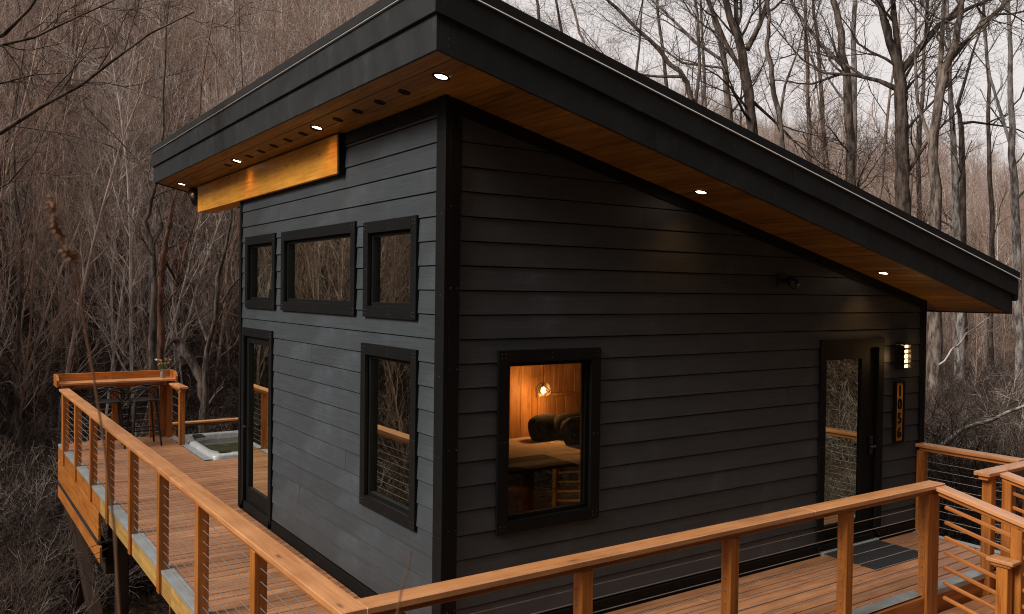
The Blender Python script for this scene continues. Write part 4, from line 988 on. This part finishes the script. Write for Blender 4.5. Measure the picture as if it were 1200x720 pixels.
# ------------------------------------------------------------------ the wood on the hillside and the brush: too many to count
protos = bpy.data.collections.new('wood_prototypes')
def proto(seed, hgt, r0, kids, lens, ang, upw, multi=1, lean=.08, mat='forest'):
    T_ = Tree(seed)
    for k in range(multi):
        d = np.array([T_.rng.normal(0, lean), T_.rng.normal(0, lean), 1])
        if multi > 1: d = np.array([T_.rng.normal(0, .5), T_.rng.normal(0, .5), 1])
        L_ = hgt*(1 if multi == 1 else T_.rng.uniform(.5, 1.1)); P = T_.path((0, 0, -.3), d, L_, 9, .05 if multi == 1 else .14, .03)
        T_.crown.add(P, np.linspace(r0, r0*.15, 10), 5); T_.grow(P, r0, r0*.2, 0, kids, lens, .22, upw, ang, .0045)
    me = T_.crown.mesh('wood'); me.materials.append(M[mat]); o = bpy.data.objects.new('wood_%d' % seed, me); protos.objects.link(o)
for sd_ in range(6): proto(100+sd_, 9.5+sd_*.7, .042+.010*(sd_ % 3), (18, 6, 3), (1.9, .9, .5), (.35, .75), .09)
for sd_ in range(3): proto(110+sd_, 11+sd_, .11, (14, 6, 4), (2.8, 1.4, .7), (.5, .95), .06)
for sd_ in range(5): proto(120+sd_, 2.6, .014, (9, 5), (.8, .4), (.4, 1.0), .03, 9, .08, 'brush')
rg = np.random.default_rng(42)
def in_clear(x, y):      # keep the cabin, the deck and the camera bank free
    a = (x > -2.2) & (x < 7.4) & (y > -4.6) & (y < 11.6)
    c_ = np.hypot(x-CAM[0], y-CAM[1]) < 5.0
    wdg = np.zeros_like(x, bool)
    return a | c_ | wdg
pts = []
def scatter(n_, r0, r1, th0, th1, idx, smin, smax, keep=None, pw=.5):
    th = R(1)*rg.uniform(th0, th1, n_); r_ = (rg.uniform(r0**(1/pw), r1**(1/pw), n_))**pw
    x = CAM[0]+r_*np.cos(th); y = CAM[1]+r_*np.sin(th); ok = ~in_clear(x, y)
    if keep is not None: ok &= keep(x, y, r_, np.degrees(th))
    for a, b_, c_ in zip(x[ok], y[ok], rg.uniform(smin, smax, ok.sum())): pts.append((a, b_, c_, rg.choice(idx)))
slim = list(range(6)); big = [6, 7, 8]; bush = [9, 10, 11, 12, 13]
hillside = lambda x, y, r_, th: (s_of(x, y) > 17)
scatter(5200, 22, 135, 50, 100, slim, .6, 1.2, hillside, .62)
scatter(500, 30, 135, 50, 100, big, .7, 1.2, hillside, .6)
scatter(5200, 40, 330, 18, 52, slim, .6, 1.15, lambda x, y, r_, th: (s_of(x, y) > 24) | (r_ > 60), .7)
scatter(260, 22, 60, 18, 52, slim, .28, .5, None, .6)
scatter(80, 27, 50, 27, 57, slim+big, .75, 1.15, lambda x, y, r_, th: s_of(x, y) > 2, .6)
scatter(900, 10, 60, 100, 160, slim, .6, 1.2, lambda x, y, r_, th: s_of(x, y) > 12)
scatter(900, 6, 45, -95, 0, slim, .5, 1.1, lambda x, y, r_, th: (y < -10))
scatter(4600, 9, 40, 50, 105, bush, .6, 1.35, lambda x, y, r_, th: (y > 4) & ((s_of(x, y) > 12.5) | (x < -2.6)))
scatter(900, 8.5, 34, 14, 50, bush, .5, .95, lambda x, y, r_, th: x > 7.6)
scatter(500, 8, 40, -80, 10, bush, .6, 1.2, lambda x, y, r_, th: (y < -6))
pts = np.array(pts); zz = ground_z(pts[:, 0], pts[:, 1])
# near brush must stay below the deck line
me = bpy.data.meshes.new('hillside_wood'); me.vertices.add(len(pts))
me.vertices.foreach_set('co', np.stack([pts[:, 0], pts[:, 1], zz], 1).astype(np.float32).ravel())
at = me.attributes.new('size', 'FLOAT', 'POINT'); at.data.foreach_set('value', pts[:, 2].astype(np.float32))
at = me.attributes.new('pick', 'INT', 'POINT'); at.data.foreach_set('value', pts[:, 3].astype(np.int32))
rot = np.stack([rg.normal(0, .06, len(pts)), rg.normal(0, .06, len(pts)), rg.uniform(0, 6.283, len(pts))], 1).astype(np.float32)
at = me.attributes.new('turn', 'FLOAT_VECTOR', 'POINT'); at.data.foreach_set('vector', rot.ravel())
hw = link('hillside_wood', me, M['forest']); hw['kind'] = 'stuff'; hw['label'] = 'dense leafless wood and brush covering the hillside'; hw['category'] = 'wood'
ng = bpy.data.node_groups.new('wood_scatter', 'GeometryNodeTree')
ng.interface.new_socket('Geometry', in_out='INPUT', socket_type='NodeSocketGeometry'); ng.interface.new_socket('Geometry', in_out='OUTPUT', socket_type='NodeSocketGeometry')
gi = ng.nodes.new('NodeGroupInput'); go = ng.nodes.new('NodeGroupOutput'); ip = ng.nodes.new('GeometryNodeInstanceOnPoints')
ci = ng.nodes.new('GeometryNodeCollectionInfo'); ci.inputs['Collection'].default_value = protos; ci.inputs['Separate Children'].default_value = True; ci.inputs['Reset Children'].default_value = True
def named(nm, dt): x_ = ng.nodes.new('GeometryNodeInputNamedAttribute'); x_.data_type = dt; x_.inputs['Name'].default_value = nm; return x_.outputs[0]
ip.inputs['Pick Instance'].default_value = True
ng.links.new(gi.outputs[0], ip.inputs['Points']); ng.links.new(ci.outputs[0], ip.inputs['Instance'])
ng.links.new(named('pick', 'INT'), ip.inputs['Instance Index']); ng.links.new(named('size', 'FLOAT'), ip.inputs['Scale'])
er = ng.nodes.new('FunctionNodeEulerToRotation'); ng.links.new(named('turn', 'FLOAT_VECTOR'), er.inputs[0]); ng.links.new(er.outputs[0], ip.inputs['Rotation'])
ng.links.new(ip.outputs[0], go.inputs[0])
md = hw.modifiers.new('wood', 'NODES'); md.node_group = ng
